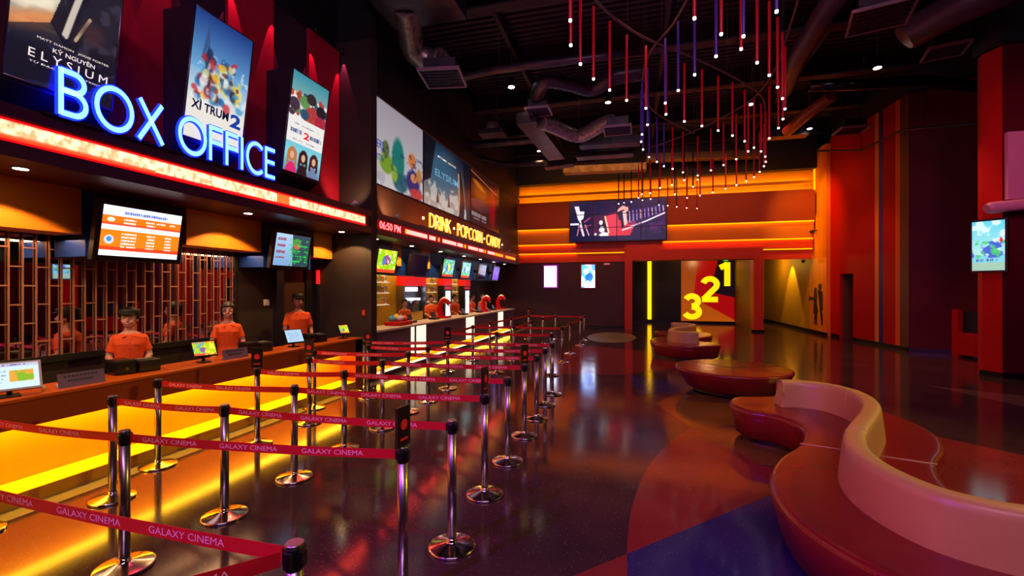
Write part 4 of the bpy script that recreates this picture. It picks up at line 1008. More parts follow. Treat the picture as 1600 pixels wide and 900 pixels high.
pu2 = Art(60, 44, (170, 200, 225)); [pu2.words(.15, .2 + .1 * i, .85, .25 + .1 * i, (120, 150, 190), i) for i in range(7)]
pos_display((-5.70, 6.65), R(-20), pu2, 'black customer display with a pale blue page, in front of the cashier with glasses', m_blackpl, .29, .23)
pos_display((-5.70, 8.05), R(-20), ui_art(15, False), 'small black customer display with a green advert at the partition end of the counter', m_blackpl, .2, .18)
def printer(p, label, rz=0, w=.42):
    r = empty('ticket_printer', (p[0], p[1], 1.0), label, 'printer', None, rz)
    MB().bbox((-.14, -w / 2, 0), (.13, -.02, .17), .02).build('printer_body', m_blackpl, r, world=False)
    MB().bbox((-.12, .0, 0), (.14, w / 2, .15), .02).build('cash_terminal', mat('warm_black', (34, 28, 26), .35), r, world=False)
    MB().box((-.05, .03, .149), (.06, w / 2 - .03, .156)).build('paper_slot', mat('slot_grey', (120, 116, 110), .4), r, world=False)
    MB().tube([(.135, -.12, .07), (.142, -.12, .07)], .018, 12).build('knob', m_steel, r, world=False)
printer((-5.84, 4.12), 'black ticket printer in front of the cashier in the black visor', R(-12), .46)
printer((-5.86, 5.98), 'dark ticket printer in front of the cashier with glasses', R(-12), .42)
printer((-5.86, 7.35), 'black ticket printer in front of the man in the cap', R(-12), .40)
for (p, lab) in (((-5.55, 3.42), 'acrylic notice holder on the ticket counter left of the first cashier'), ((-5.56, 5.32), 'acrylic notice holder on the ticket counter between the first two cashiers')):
    r = empty('notice_holder', (p[0], p[1], 1.0), lab, 'notice', None, R(-4))
    MB().hexa([(0, -.20, .0), (0, .20, 0), (-.035, .20, .14), (-.035, -.20, .14)], [(.006, -.20, .0), (.006, .20, 0), (-.029, .20, .14), (-.029, -.20, .14)]).build('plate', mat('acrylic_plum', (112, 84, 118), .55), r, world=False)
    MB().box((-.09, -.18, 0), (.004, .18, .006)).build('foot', mat('acrylic_plum', (0, 0, 0)), r, world=False)
    for i, (z, w_) in enumerate(((.10, .30), (.055, .22))):
        t = MB()
        a0 = -.15 + .03 * i
        n_ = 9
        for j in range(n_): t.hexa([(.0075 - z * .25, a0 + w_ * j / n_, z), (.0075 - z * .25, a0 + w_ * (j + .72) / n_, z), (.0075 - (z + .022) * .25, a0 + w_ * (j + .72) / n_, z + .022), (.0075 - (z + .022) * .25, a0 + w_ * j / n_, z + .022)], [(.0085 - z * .25, a0 + w_ * j / n_, z), (.0085 - z * .25, a0 + w_ * (j + .72) / n_, z), (.0085 - (z + .022) * .25, a0 + w_ * (j + .72) / n_, z + .022), (.0085 - (z + .022) * .25, a0 + w_ * j / n_, z + .022)])
        t.build('printed_line', m_ink, r, world=False)
for p, lab in (((-5.62, 3.13), 'small white paper cup on the ticket counter, left of the two by the notice holder'), ((-5.60, 3.24), 'small white paper cup touching the notice holder on the ticket counter')):
    r = empty('paper_cup', (p[0], p[1], 1.0), lab, 'cup')
    MB().lathe([(.014, 0), (.019, .045), (.016, .045), (.013, .004)], seg=16).build('cup_wall', mat('cup_white', (235, 225, 240), .5), r, world=False)
    MB().tube([(.019 * math.cos(a * PI / 8), .019 * math.sin(a * PI / 8), .046) for a in range(17)], .0015, 6).build('rim', MATS['cup_white'], r, world=False)

# ------------------------------------------------------------------ people
def vox(mb, name, m, parent, size=.008, it=4):
    me = bpy.data.meshes.new('v'); me.from_pydata(mb.v, [], mb.f); o = bpy.data.objects.new('v', me); C.objects.link(o)
    r = o.modifiers.new('r', 'REMESH'); r.mode = 'VOXEL'; r.voxel_size = size; r.use_smooth_shade = True
    s_ = o.modifiers.new('s', 'SMOOTH'); s_.factor = .5; s_.iterations = it
    bpy.context.view_layer.update(); dg = bpy.context.evaluated_depsgraph_get()
    nm = bpy.data.meshes.new_from_object(o.evaluated_get(dg)); nm.name = name
    bpy.data.objects.remove(o); bpy.data.meshes.remove(me)
    nm.materials.clear(); nm.materials.append(m)
    for p in nm.polygons: p.use_smooth = True
    q = bpy.data.objects.new(name, nm); C.objects.link(q); q.parent = parent; return q
def loft(mb, secs, seg=24, z0=None):
    vs = []
    for z, rx, ry, xo in secs:
        for k in range(seg):
            q = 2 * PI * k / seg; c, s_ = math.cos(q), math.sin(q); e = 2 / 2.6
            vs.append((xo + rx * abs(c) ** e * (1 if c > 0 else -1), ry * abs(s_) ** e * (1 if s_ > 0 else -1), z))
    n = len(secs); fs = [(i * seg + k, i * seg + (k + 1) % seg, (i + 1) * seg + (k + 1) % seg, (i + 1) * seg + k) for i in range(n - 1) for k in range(seg)]
    fs += [tuple(range(seg - 1, -1, -1)), tuple((n - 1) * seg + k for k in range(seg))]
    mb.add(vs, fs, True)
m_skin = noisy('skin', (206, 150, 122), (214, 158, 130), 8, .5); m_skin2 = noisy('skin_tan', (168, 112, 84), (176, 120, 92), 8, .5)
m_hair = mat('black_hair', (16, 12, 12), .45); m_shirt = noisy('orange_shirt', (232, 84, 16), (240, 92, 20), 20, .75, bump=.1)
m_shirt2 = noisy('orange_shirt_lit', (244, 92, 10), (250, 100, 14), 20, .75); m_trous = mat('black_trousers', (22, 20, 26), .7); m_shoe = mat('black_shoe', (12, 10, 10), .4)  # lit shirt is a brighter copy, light put into its colour
m_lip = mat('lips', (160, 66, 60), .45); m_eye = mat('eye_dark', (20, 14, 12), .2); m_eyew = mat('eye_white', (230, 224, 216), .3); m_capm = mat('black_cap', (20, 20, 24), .6); m_tooth = mat('smile', (236, 228, 220), .4)
def person(loc, rz, label, Hh=1.7, woman=False, skin=None, cap=None, glasses=False, arms=None, headturn=0, shirt=None, fine=True, hairdo='short'):
    skin = skin or m_skin; shirt = shirt or m_shirt; k = Hh / 1.7
    r = empty('person', loc, label, 'person', None, rz)
    sw_ = .150 if woman else .178; hs = 1.14 if woman else 1.08
    # arms: (elbow, hand) for each side
    arms = arms or [((.0, .205, 1.12), (.22, .15, 1.05)), ((.0, -.205, 1.12), (.22, -.15, 1.05))]
    secs = [(.84, .10, .150, 0), (.93, .118, .166 if woman else .158, -.01), (1.05, .098, .130 if woman else .142, 0), (1.18, .108, .142 if woman else .158, .005), (1.29, .12, .158 if woman else .18, .005), (1.37, .098, .160 if woman else .182, 0), (1.42, .07, .11, 0), (1.45, .055, .065, 0)]
    S_ = lambda p: (p[0] * k, p[1] * k, p[2] * k)
    b = MB(); loft(b, [(z * k, rx * k, ry * k, xo * k) for z, rx, ry, xo in secs])
    b.cap(S_((-.005, 0, 1.40)), S_((.008, 0, 1.54)), .056 * k, .05 * k)
    T = Matrix.Rotation(R(headturn), 3, 'Z')
    def hp(x, y, z): v = T @ Vector((x * hs, y * hs, 0)); return ((v.x + .012) * k, v.y * k, (1.49 + (z - 1.49) * hs) * k)
    b.ell(hp(-.005, 0, 1.612), (.095 * k * hs, .074 * k * hs, .098 * k * hs), 20, 14, T); b.ell(hp(.018, 0, 1.565), (.072 * k * hs, .058 * k * hs, .078 * k * hs), 18, 12, T)
    b.ell(hp(.05, 0, 1.525), (.032 * k * hs, .034 * k * hs, .026 * k * hs), 12, 8, T)
    b.cap(hp(.082, 0, 1.61), hp(.102, 0, 1.578), .010 * k, .015 * k, 10)
    for sd_ in (1, -1):
        b.ell(hp(-.005, sd_ * .074, 1.585), (.018 * k, .010 * k, .03 * k), 10, 8, T); b.ell(hp(.062, sd_ * .032, 1.565), (.026 * k * hs, .024 * k * hs, .024 * k * hs), 10, 8, T)
    for sd_, (el, ha) in zip((1, -1), arms):
        sh = (0, sd_ * sw_, 1.355)
        b.cap(S_(sh), S_(el), .048 * k, .038 * k); b.cap(S_(el), S_(ha), .038 * k, .026 * k)
        e, h_ = Vector(S_(el)), Vector(S_(ha)); d = (h_ - e).normalized(); side = d.cross(Vector((0, 0, 1))).normalized(); dn = side.cross(d).normalized() * -1
        pc = h_ + d * .045 * k
        mm = Matrix((d, side, d.cross(side))).transposed()
        b.ell(pc, (.05 * k, .040 * k, .017 * k), 14, 8, mm)
        for i, (off, ln) in enumerate(((-.029, .062), (-.010, .073), (.009, .068), (.027, .053))):
            a0 = pc + d * .036 * k + side * off * k; a1 = a0 + (d * .6 * ln + dn * .010) * k; a2 = a1 + (d * .38 * ln + dn * .022) * k
            b.cap(a0, a1, .0095 * k, .0088 * k, 8); b.cap(a1, a2, .0088 * k, .0075 * k, 8)
        ts = side * (-1 if sd_ < 0 else 1) if False else side * (-sd_)
        t0 = pc - d * .02 * k + ts * .03 * k; t1 = t0 + (d * .03 + ts * .022) * k; b.cap(t0, t1, .0125 * k, .0105 * k, 8); b.cap(t1, t1 + (d * .026 + dn * .006) * k, .0105 * k, .0085 * k, 8)
    for sd_ in (1, -1):
        b.cap(S_((0, sd_ * .085, .88)), S_((.015, sd_ * .095, .48)), .078 * k, .052 * k); b.cap(S_((.015, sd_ * .095, .48)), S_((-.01, sd_ * .10, .09)), .052 * k, .034 * k)
        b.cap(S_((-.01, sd_ * .10, .05)), S_((.10, sd_ * .115, .03)), .036 * k, .028 * k)
    vox(b, 'body', skin, r, .0068 if fine else .012, 3 if fine else 2)
    # shirt with short sleeves, collar and placket
    s_ = MB(); g = .016
    loft(s_, [(z * k, (rx + g) * k, (ry + g) * k, xo * k) for z, rx, ry, xo in [(.80, .115, .162, 0)] + secs[1:6] + [(1.415, .072, .108, 0)]])
    for sd_, (el, ha) in zip((1, -1), arms):
        sh = Vector((0, sd_ * (sw_ - .012), 1.355)); e = Vector(el); m_ = sh.lerp(e, .72)
        s_.tube([S_(sh + Vector((0, -sd_ * .04, .0))), S_(sh), S_(sh.lerp(m_, .5)), S_(m_)], [.052 * k, .058 * k, .056 * k, .060 * k], 16)
        s_.ell(S_(sh), (.057 * k, .057 * k, .055 * k), 16, 10)
    sh_ = vox(s_, 'shirt', shirt, r, .0085 if fine else .014, 3)
    c_ = MB()
    for sd_ in (1, -1):
        pts = [(-.07, 0, 1.452), (-.05, sd_ * .05, 1.45), (.0, sd_ * .075, 1.44), (.06, sd_ * .06, 1.42), (.10, sd_ * .02, 1.385)]
        P1 = [Vector(S_(p)) for p in pts]; P2 = [Vector(S_((p[0] * 1.28 + .0, p[1] * 1.35, p[2] - .038))) for p in pts]
        P2[-1] = Vector(S_((.128, sd_ * .075, 1.375)))
        vs = []; n = len(pts)
        for a, bq in zip(P1, P2): vs += [a, bq, bq + Vector((.006, 0, .006)), a + Vector((.006, 0, .008))]
        fs = [(i * 4 + j, i * 4 + (j + 1) % 4, i * 4 + 4 + (j + 1) % 4, i * 4 + 4 + j) for i in range(n - 1) for j in range(4)] + [(0, 3, 2, 1), (n * 4 - 4, n * 4 - 3, n * 4 - 2, n * 4 - 1)]
        c_.add(vs, fs)
    c_.build('collar', shirt, sh_, world=False)
    if fine:
        bt = MB()
        for z in (1.30, 1.22, 1.14): bt.ell(S_((.142, 0, z)), (.004, .006, .006), 8, 6)
        bt.build('buttons', mat('button_dark', (90, 30, 10), .4), sh_, world=False)
        MB().box(S_((.128, .045, 1.27)), S_((.143, .095, 1.275))).build('pocket_flap', mat('shirt_seam', (150, 50, 12), .7), sh_, world=False)
    tr = MB(); loft(tr, [(.80 * k, .112 * k, .160 * k, 0), (.88 * k, .122 * k, .172 * k, 0), (.98 * k, .112 * k, .156 * k, 0)])
    for sd_ in (1, -1):
        tr.cap(S_((0, sd_ * .085, .86)), S_((.015, sd_ * .097, .48)), .092 * k, .068 * k); tr.tube([S_((.015, sd_ * .097, .5)), S_((-.01, sd_ * .102, .10))], [.068 * k, .060 * k], 14)
    vox(tr, 'trousers', m_trous, r, .014, 2)
    sh2 = MB()
    for sd_ in (1, -1): sh2.ell(S_((.045, sd_ * .115, .042)), (.145 * k, .052 * k, .042 * k), 16, 8); sh2.box(S_((-.09, sd_ * .115 - .045, 0)), S_((.17, sd_ * .115 + .045, .012)))
    sh2.build('shoes', m_shoe, r, world=False)
    # hair
    hr = MB(); hr.ell(hp(-.016, 0, 1.628), (.103 * k * hs, .085 * k * hs, .105 * k * hs), 28, 20, T)
    keep = []
    Ti = T.inverted()
    def cut(f):
        for i in f:
            v = Ti @ Vector((hr.v[i][0] - .012 * k, hr.v[i][1], 0)); z = 1.49 + (hr.v[i][2] / k - 1.49) / hs; x = v.x / k / hs
            if x > .045 and z < 1.655 - max(0, .07 - x) * .6: return False
            if x > -.01 and z < 1.585: return False
            if z < (1.535): return False
        return True
    hr.f, hr.sm, hr.mi = (lambda z: ([a for a, _, _ in z], [q for _, q, _ in z], [c for _, _, c in z]))([t for t in zip(hr.f, hr.sm, hr.mi) if cut(t[0])])
    ho = hr.build('hair', m_hair, r, world=False)
    so = ho.modifiers.new('thick', 'SOLIDIFY'); so.thickness = .014; so.offset = 0
    if hairdo == 'tied': MB().ell(hp(-.125, 0, 1.60), (.045 * k, .045 * k, .05 * k), 14, 10).build('hair_bun', m_hair, r, world=False)
    if hairdo == 'bob':
        hb = MB()
        for sd_ in (1, -1): hb.ell(hp(-.02, sd_ * .072, 1.575), (.05 * k, .022 * k, .065 * k), 14, 10, T)
        hb.ell(hp(-.07, 0, 1.565), (.04 * k, .07 * k, .07 * k), 14, 10, T); hb.build('hair_sides', m_hair, r, world=False)
    if fine:
        fe = MB(); fw = MB(); br = MB(); mo = MB(); te = MB()
        for sd_ in (1, -1):
            fw.ell(hp(.0785, sd_ * .030, 1.612), (.010 * k, .014 * k, .007 * k), 12, 8, T); fe.ell(hp(.0845, sd_ * .030, 1.612), (.006 * k, .0065 * k, .0065 * k), 10, 8, T)
            br.tube([hp(.086, sd_ * .015, 1.632), hp(.086, sd_ * .03, 1.637), hp(.078, sd_ * .048, 1.632)], .003 * k, 6)
        mo.tube([hp(.074, -.026, 1.549), hp(.088, -.012, 1.543), hp(.091, 0, 1.541), hp(.088, .012, 1.543), hp(.074, .026, 1.549)], [.002 * k, .0045 * k, .005 * k, .0045 * k, .002 * k], 8)
        te.tube([hp(.084, -.017, 1.551), hp(.093, 0, 1.547), hp(.084, .017, 1.551)], .004 * k, 6)
        fw.build('eyes', m_eyew, r, world=False); fe.build('irises', m_eye, r, world=False); br.build('eyebrows', m_hair, r, world=False); mo.build('lips', m_lip, r, world=False); te.build('teeth', m_tooth, r, world=False)
    if glasses:
        gl = MB()
        for sd_ in (1, -1):
            gl.tube([hp(.098, sd_ * (.033 + .021 * math.cos(a * PI / 8)), 1.61 + .016 * math.sin(a * PI / 8)) for a in range(17)], .0018 * k, 6); gl.tube([hp(.096, sd_ * .054, 1.614), hp(.0, sd_ * .083, 1.60)], .0016 * k, 6)
        gl.tube([hp(.098, -.012, 1.613), hp(.098, .012, 1.613)], .0018 * k, 6); gl.build('glasses', m_blackpl, r, world=False)
    if cap == 'visor' or cap == 'cap':
        cp_ = MB(); top = 1.735 if cap == 'cap' else 1.70
        prof = [(1.655, .094, .082), (1.69, .098, .085), (top - .012, .085, .076), (top, .04, .04), (top + .003, .004, .004)] if cap == 'cap' else [(1.655, .100, .086), (1.69, .102, .087), (1.705, .098, .084), (1.71, .085, .074)]
        seg = 24; vs = []
        for z, rx, ry in prof:
            for q_ in range(seg): a = 2 * PI * q_ / seg; vs.append(hp(-.010 + (rx + .012) * math.cos(a), (ry + .008) * math.sin(a), z))
        n = len(prof); cp_.add(vs, [(i * seg + q_, i * seg + (q_ + 1) % seg, (i + 1) * seg + (q_ + 1) % seg, (i + 1) * seg + q_) for i in range(n - 1) for q_ in range(seg)], True)
        cb = cp_.build('cap_crown', m_capm, r, world=False)
        pk = MB(); vs = []
        for j in range(2):
            for q_ in range(9): a = R(-70 + 140 * q_ / 8); vs.append(hp(.07 + (.07 if j else .02) * math.cos(a), (.066 if j else .07) * math.sin(a) , 1.662 - (.012 if j else 0)))
        vs += [(x, y, z + .006) for x, y, z in vs]
        pk.add(vs, [(q_, q_ + 1, 9 + q_ + 1, 9 + q_) for q_ in range(8)] + [(18 + q_, 27 + q_, 27 + q_ + 1, 18 + q_ + 1) for q_ in range(8)] + [(9 + q_, 9 + q_ + 1, 27 + q_ + 1, 27 + q_) for q_ in range(8)])
        pk.build('cap_peak', m_capm, cb, world=False)
    return r
person((-6.42, 4.48, 0), R(-34), 'smiling cashier in an orange shirt and black visor, nearest the camera', 1.70, True, cap='visor', hairdo='tied', headturn=-14)
person((-6.42, 5.98, 0), R(-34), 'smiling cashier with glasses in an orange shirt, leaning on the counter', 1.73, True, glasses=True, hairdo='bob', headturn=-12,
       arms=[((.02, .21, 1.12), (.17, .19, 1.0)), ((.02, -.22, 1.13), (.14, -.22, 1.0))])
person((-6.5, 7.68, 0), R(-30), 'man in an orange shirt and black cap at the far end of the ticket counter', 1.86, False, m_skin2, cap='cap', headturn=-16, arms=[((.0, .235, 1.10), (.16, .20, .95)), ((.03, -.235, 1.10), (.20, -.15, .96))])
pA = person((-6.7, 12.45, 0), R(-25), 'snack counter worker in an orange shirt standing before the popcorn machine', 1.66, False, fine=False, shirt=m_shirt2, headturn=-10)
def again(loc, rz, label):
    c = copy_tree(pA); c.location = loc; c.rotation_euler = (0, 0, rz); c['label'] = label
again((-6.7, 14.3, 0), R(-40), 'snack counter worker in orange bending behind the nearest red drinks tower')
again((-6.65, 16.3, 0), R(-22), 'snack counter worker in orange between the two tall lit fridges'); again((-6.6, 18.1, 0), R(20), 'snack counter worker in orange left of the middle drinks tower'); again((-6.6, 19.5, 0), R(-30), 'farthest snack counter worker in orange, right of the middle drinks tower')
for c in [o for o in bpy.data.objects if o.name.startswith('person') and o.parent is None and o.location.y > 14]: c.scale = (1.06, 1.06, 1.06)

# ------------------------------------------------------------------ behind and on the snack counter
m_shelf = mat('shelf_white', (230, 225, 215), .4, emit=(255, 240, 210), es=.35)
pk = [mat('pack_yellow', (240, 210, 40), .5), mat('pack_white', (240, 236, 226), .5), mat('pack_orange', (236, 110, 40), .5), mat('pack_green', (150, 190, 60), .5), mat('pack_pink', (230, 150, 130), .5)]
def shelves(y0, y1, lab):
    sh = empty('wall_shelves', (-7.3, (y0 + y1) / 2, 1.5), 'white glowing shelves of snacks %s' % lab, 'shelf')
    for z in (1.55, 1.90, 2.22): MB().bbox((-7.5, y0, z - .03), (-7.18, y1, z), .01).build('shelf_board', m_shelf, sh)
    MB().box((-7.5, y0 + .05, 1.1), (-7.44, y0 + .12, 2.3)).build('upright', m_shelf, sh)
    i = 0
    for z, zn in ((1.55, 'lowest'), (1.90, 'middle'), (2.22, 'top')):
        n = 5; wdt = (y1 - y0 - .1) / n
        for j in range(n):
            h_ = .15 + .07 * ((i * 7) % 5) / 5; yb = y0 + .05 + wdt * j
            t = MB().bbox((-7.34, yb, z), (-7.22, yb + wdt * .85, z + h_), .01); t.m = 1; t.box((-7.222, yb + wdt * .1, z + h_ * .3), (-7.216, yb + wdt * .75, z + h_ * .7))
            o = t.build('snack_pack', [pk[(i * 3 + j) % 5], pk[(i + 1) % 5]]); tag(o, 'small snack pack on the %s glowing shelf %s' % (zn, lab), 'snack pack', 'snack packs on the %s shelf %s' % (zn, lab)); i += 1
shelves(11.45, 12.4, 'beside the partition'); shelves(15.18, 15.85, 'right of the popcorn machine'); shelves(17.45, 18.0, 'between the two lit fridges')
pm_ = empty('popcorn_cabinet', (-7.1, 13.70, 0), 'popcorn machine in a steel cabinet under a bright red header', 'popcorn machine')
m_hred = mat('header_red', (232, 20, 20), .4, emit=(235, 14, 14), es=.55); m_wglow = mat('white_glow', (245, 245, 255), .4, emit=(240, 244, 255), es=1.8)
MB().box((-7.45, 12.88, 2.12), (-6.95, 14.52, 2.47)).build('header', m_hred, pm_)
MB().box((-7.45, 12.88, 0), (-7.38, 14.52, 2.12)).build('back', mat('cab_grey', (90, 96, 110), .4), pm_)
MB().box((-7.45, 12.85, 0), (-6.95, 12.93, 2.12)).build('side_post', m_steel, pm_); MB().box((-7.45, 14.46, 0), (-6.95, 14.54, 2.12)).build('side_post', m_steel, pm_)
MB().box((-7.38, 12.93, 0), (-6.98, 14.46, .95)).build('base_cabinet', m_steel, pm_)
MB().box((-7.37, 13.35, 1.93), (-7.3, 14.2 , 2.07)).build('menu_light', m_wglow, pm_)
MB().box((-7.37, 12.97, 1.5), (-7.34, 13.3 , 2.05)).build('blue_panel', mat('cab_blue', (90, 140, 210), .4, emit=(80, 140, 230), es=.8), pm_)
MB().lathe([(.10, 1.66), (.24, 1.60), (.28, 1.48), (.26, 1.46), (.02, 1.46)], c=(-7.12, 13.75, 0), seg=24).build('kettle', m_steel, pm_)
MB().box((-7.35, 13.35, 1.62), (-7.0, 14.1 , 1.70)).build('lamp_bar', m_wglow, pm_)
MB().box((-7.35, 13.15, .95), (-7.0, 14.3 , 1.22)).build('popcorn_bin', mat('popcorn_yellow', (220, 180, 90), .8), pm_)
pm_.scale.x = .5; pm_.location.x = -7.3; pm_.location.y += .5
for y0, lab in ((15.75, 'nearer of the two tall fridges with a red top and lit white door'), (17.85, 'farther of the two tall fridges with a red top and lit white door')):
    f_ = empty('drinks_fridge', (-7.1, y0 + .5, 0), lab, 'fridge')
    MB().box((-7.45, y0, 0), (-6.95, y0 + .80, 2.15)).build('cabinet', m_blackpl, f_)
    MB().box((-7.45, y0, 2.15), (-6.94, y0 + .80, 2.50)).build('header', m_hred, f_)
    MB().box((-6.95, y0 + .1, 2.0), (-6.935, y0 + .7, 2.1)).build('badge', m_hred, f_)
    MB().box((-6.95, y0 + .18, .9), (-6.93, y0 + .62, 1.93)).build('lit_door', m_wglow, f_)
    MB().tube([(-6.9, y0 + .16, 1.2), (-6.9, y0 + .16, 1.6)], .012, 8).build('handle', m_steel, f_)
for o in [o for o in bpy.data.objects if o.name.startswith('drinks_fridge')]:
    o.scale.x = .5; o.location.x = -7.3; o.location.y += .85 if o.location.y < 17 else .95
m_dred = mat('drinks_tower_red', (206, 12, 20), .22); m_dwh = mat('drinks_tower_white', (246, 244, 244), .3)
def cobra(y, lab):
    r = empty('drinks_tower', (-5.8, y, 1.09), lab, 'drinks dispenser', 'red drinks towers on the snack counter')
    MB().bbox((-.20, -.22, 0), (.16, .22, .07), .02).build('drip_tray', m_dred, r, world=False)
    path = catmull([(-.12, 0, .05), (-.15, 0, .25), (-.12, 0, .45), (0, 0, .57), (.11, 0, .52), (.16, 0, .43)], 6)
    MB().tube(path, [.10 - .035 * i / (len(path) - 1) for i in range(len(path))], 16).build('tower', m_dred, r, world=False)
    cc = Vector((.0, 0, .33)); p2 = [p + (p - cc).normalized() * (.052 - .02 * i / 22) for i, p in enumerate(path[10:27])]
    MB().tube(p2, [.018 + .040 * math.sin(PI * i / (len(p2) - 1)) for i in range(len(p2))], 12).build('white_swoosh', m_dwh, r, world=False)
    for dy in (-.04, .04): MB().tube([(.15, dy, .42), (.16, dy, .36)], .014, 8).build('tap', m_steel, r, world=False)
cobra(13.35, 'red curved drinks dispenser tower on the snack counter, nearest the partition'); cobra(17.6, 'red curved drinks dispenser tower in the middle of the snack counter, between two workers'); cobra(19.75, 'red curved drinks dispenser tower at the far end of the snack counter')
bk = empty('snack_basket', (-5.75, 10.35, 1.09), 'low red basket of mixed snacks at the near end of the snack counter', 'basket')
MB().bbox((-6.0, 10.1, 1.09), (-5.55, 10.75, 1.19), .02).build('basket', m_dred, bk)
for i, (x, y, rr, mm) in enumerate(((-5.85, 10.22, .09, mat('ball_teal', (90, 190, 210), .5)), (-5.72, 10.4, .09, pk[1]), (-5.9, 10.5, .10, pk[0]), (-5.72, 10.62, .08, pk[2]))):
    o = MB().ell((x, y, 1.19 + rr * .8), (rr, rr, rr * .85)).ell((x + .02, y, 1.19 + rr * 1.6), (rr * .4, rr * .4, rr * .3)).build('snack_bag', mm); tag(o, ('teal', 'white', 'yellow', 'orange')[i] + ' rounded snack bag sitting in the red basket', 'snack bag', 'bags in the red basket')
for i, y in enumerate((11.2, 12.7, 15.2, 16.9, 18.8)):
    r = empty('till', (-5.85, y, 1.09), 'small black till on the snack counter, %s' % ('before the nearest worker', 'in front of the nearest worker', 'left of the nearer fridge', 'in front of the nearer fridge', 'before the farthest worker')[i], 'till', 'tills on the snack counter')
    MB().bbox((-.12, -.16, 0), (.12, .16, .06), .01).build('base', m_blackpl, r, world=False); MB().hexa([(-.02, -.13, .08), (-.02, .13, .08), (-.08, .13, .22), (-.08, -.13, .22)], [(0, -.13, .08), (0, .13, .08), (-.06, .13, .22), (-.06, -.13, .22)]).build('screen_back', m_blackpl, r, world=False); MB().tube([(-.03, 0, .05), (-.04, 0, .12)], .02, 8).build('neck', m_blackpl, r, world=False)
for i, (y, lab) in enumerate(((8.2 , 'on the ledge beside the right poster'), (9.95, 'on the ledge under the first billboard'), (20.2, 'on the ledge after CANDY'))):
    x = -5.56
    r = empty('spot_fixture', (x, y, 3.68), 'small white spotlight standing %s' % lab, 'spotlight', 'spotlights on the ledge')
    MB().tube([(0, 0, 0), (0, 0, .07)], .012, 8).build('stem', m_steel, r, world=False); light('ledge_spot', 'SPOT', (x - .03, y, 3.84), 26, (255, 200, 150), .02, angle=110, blend=.6, aim=(-6.1, y + .5, 4.5)); MB().tube([(-.05, 0, .06), (.05, 0, .12)], [.035, .045], 12).build('lamp_head', mat('spot_white', (230, 225, 215), .4), r, world=False)
# ------------------------------------------------------------------ back wall fittings
vw = empty('video_wall', (-.82, 23.4, 4.4), 'wide dark video wall of twelve screens showing a neon figure and slanted lettering', 'video wall')
MB().box((-3.2, 23.3, 4.40), (1.56, 23.5, 6.49)).build('frame', m_blackpl, vw)
a = Art(240, 108, (6, 16, 58)); a.grad((8, 18, 62), (4, 14, 50)); a.noise(8, 3, (60, 20, 70), .45, .7, .8, mask=((a.x > .22) & (a.y > .12) & (a.y < .86)))
a.rect(.0, .86, 1, 1, (5, 16, 56)); a.poly([(.25, .38), (.5, .3), (.55, .88), (.25, .88)], (90, 20, 60), .8); a.poly([(.37, .4), (.50, .32), (.50, .88), (.42, .88)], (240, 60, 80), .95); a.poly([(.50, .3), (.52, .5), (.7, .55), (.64, .88), (.5, .88)], (235, 50, 60), .95)
a.poly([(.05, .12), (.10, .12), (.13, .6), (.09, .45)], (240, 225, 245)); a.poly([(.08, .25), (.16, .26), (.15, .42), (.11, .5)], (245, 240, 250)); a.line([(.01, .57), (.09, .57)], .012, (245, 240, 250)); a.line([(.12, .6), (.15, .85)], .012, (250, 220, 230)); a.line([(.17, .6), (.21, .85)], .006, (240, 180, 200)); a.line([(.1, .62), (.08, .85)], .006, (220, 120, 160))
a.line([(.16, .52), (.22, .42)], .008, (180, 60, 100)); a.line([(.16, .66), (.23, .6)], .006, (170, 50, 100))
a.ell(.34, .62, .035, .12, (20, 10, 40)); a.ell(.335, .55, .02, .06, (250, 240, 250)); a.ell(.345, .72, .03, .07, (250, 240, 250)); a.poly([(.31, .85), (.36, .78), (.41, .8), (.42, .88), (.33, .88)], (255, 245, 250)); a.ell(.275, .83, .015, .03, (250, 240, 250)); a.line([(.38, .4), (.42, .8)], .008, (255, 220, 170))
a.poly([(.50, .3), (.52, .22), (.56, .15), (.62, .2), (.62, .3)], (250, 170, 160)); a.poly([(.53, .28), (.58, .25), (.60, .64), (.55, .7)], (16, 10, 50)); a.poly([(.56, .3), (.6, .28), (.61, .6), (.58, .66)], (250, 200, 200))
for i in range(10):
    x0 = .62 + i * .038; yb = .62 - i * .028; yt = .28 - i * .012
    a.poly([(x0, yt), (x0 + .026, yt - .01), (x0 + .030, yb - .01), (x0 + .006, yb)], (70, 40, 110) if i % 2 else (40, 20, 80)); a.line([(x0 + .014, yt + .03), (x0 + .018, yb - .05)], .004, (180, 140, 220) if i % 3 else (240, 190, 200))
a.line([(.56, .74), (.62, .70), (.80, .55), (.99, .36)], .008, (250, 225, 235)); a.noise(10, 21, (120, 40, 110), .5, .7, .6, mask=((a.x > .62) & (a.y > .58) & (a.y < .84)))
vm = art_mat('video_screen', 1.1); nx, ny = 4, 3; bw = 240 // nx; bh = 108 // ny
for j in range(ny):
    for i in range(nx):
        s_ = Art(2, 2, (0, 0, 0)); s_.a = a.a[j * bh:(j + 1) * bh, i * bw:(i + 1) * bw]; s_.h, s_.w = bh, bw
        W_, H_ = 4.68 / nx, 2.04 / ny; x0 = -3.18 + i * W_ + .025; z1 = 6.47 - j * H_ - .02
        art_panel('screen', s_, (x0 + .01, 23.295, z1 - H_ + .035), (x0 + W_ - .025, 23.295, z1 - H_ + .035), (x0 + .01, 23.295, z1), vm, vw)
def wallposter(x0, x1, z0, z1, art, label, fm, es='lit_poster'):
    r = empty('lit_wall_poster', ((x0 + x1) / 2, 23.8, z0), label, 'poster')
    MB().box((x0, 23.76, z0), (x1, 23.85, z1)).build('frame', fm, r)
    art_panel('poster_face', art, (x0 + .06, 23.757, z0 + .06), (x1 - .06, 23.757, z0 + .06), (x0 + .06, 23.757, z1 - .06), art_mat('wall_poster_bright', 4.5), r)
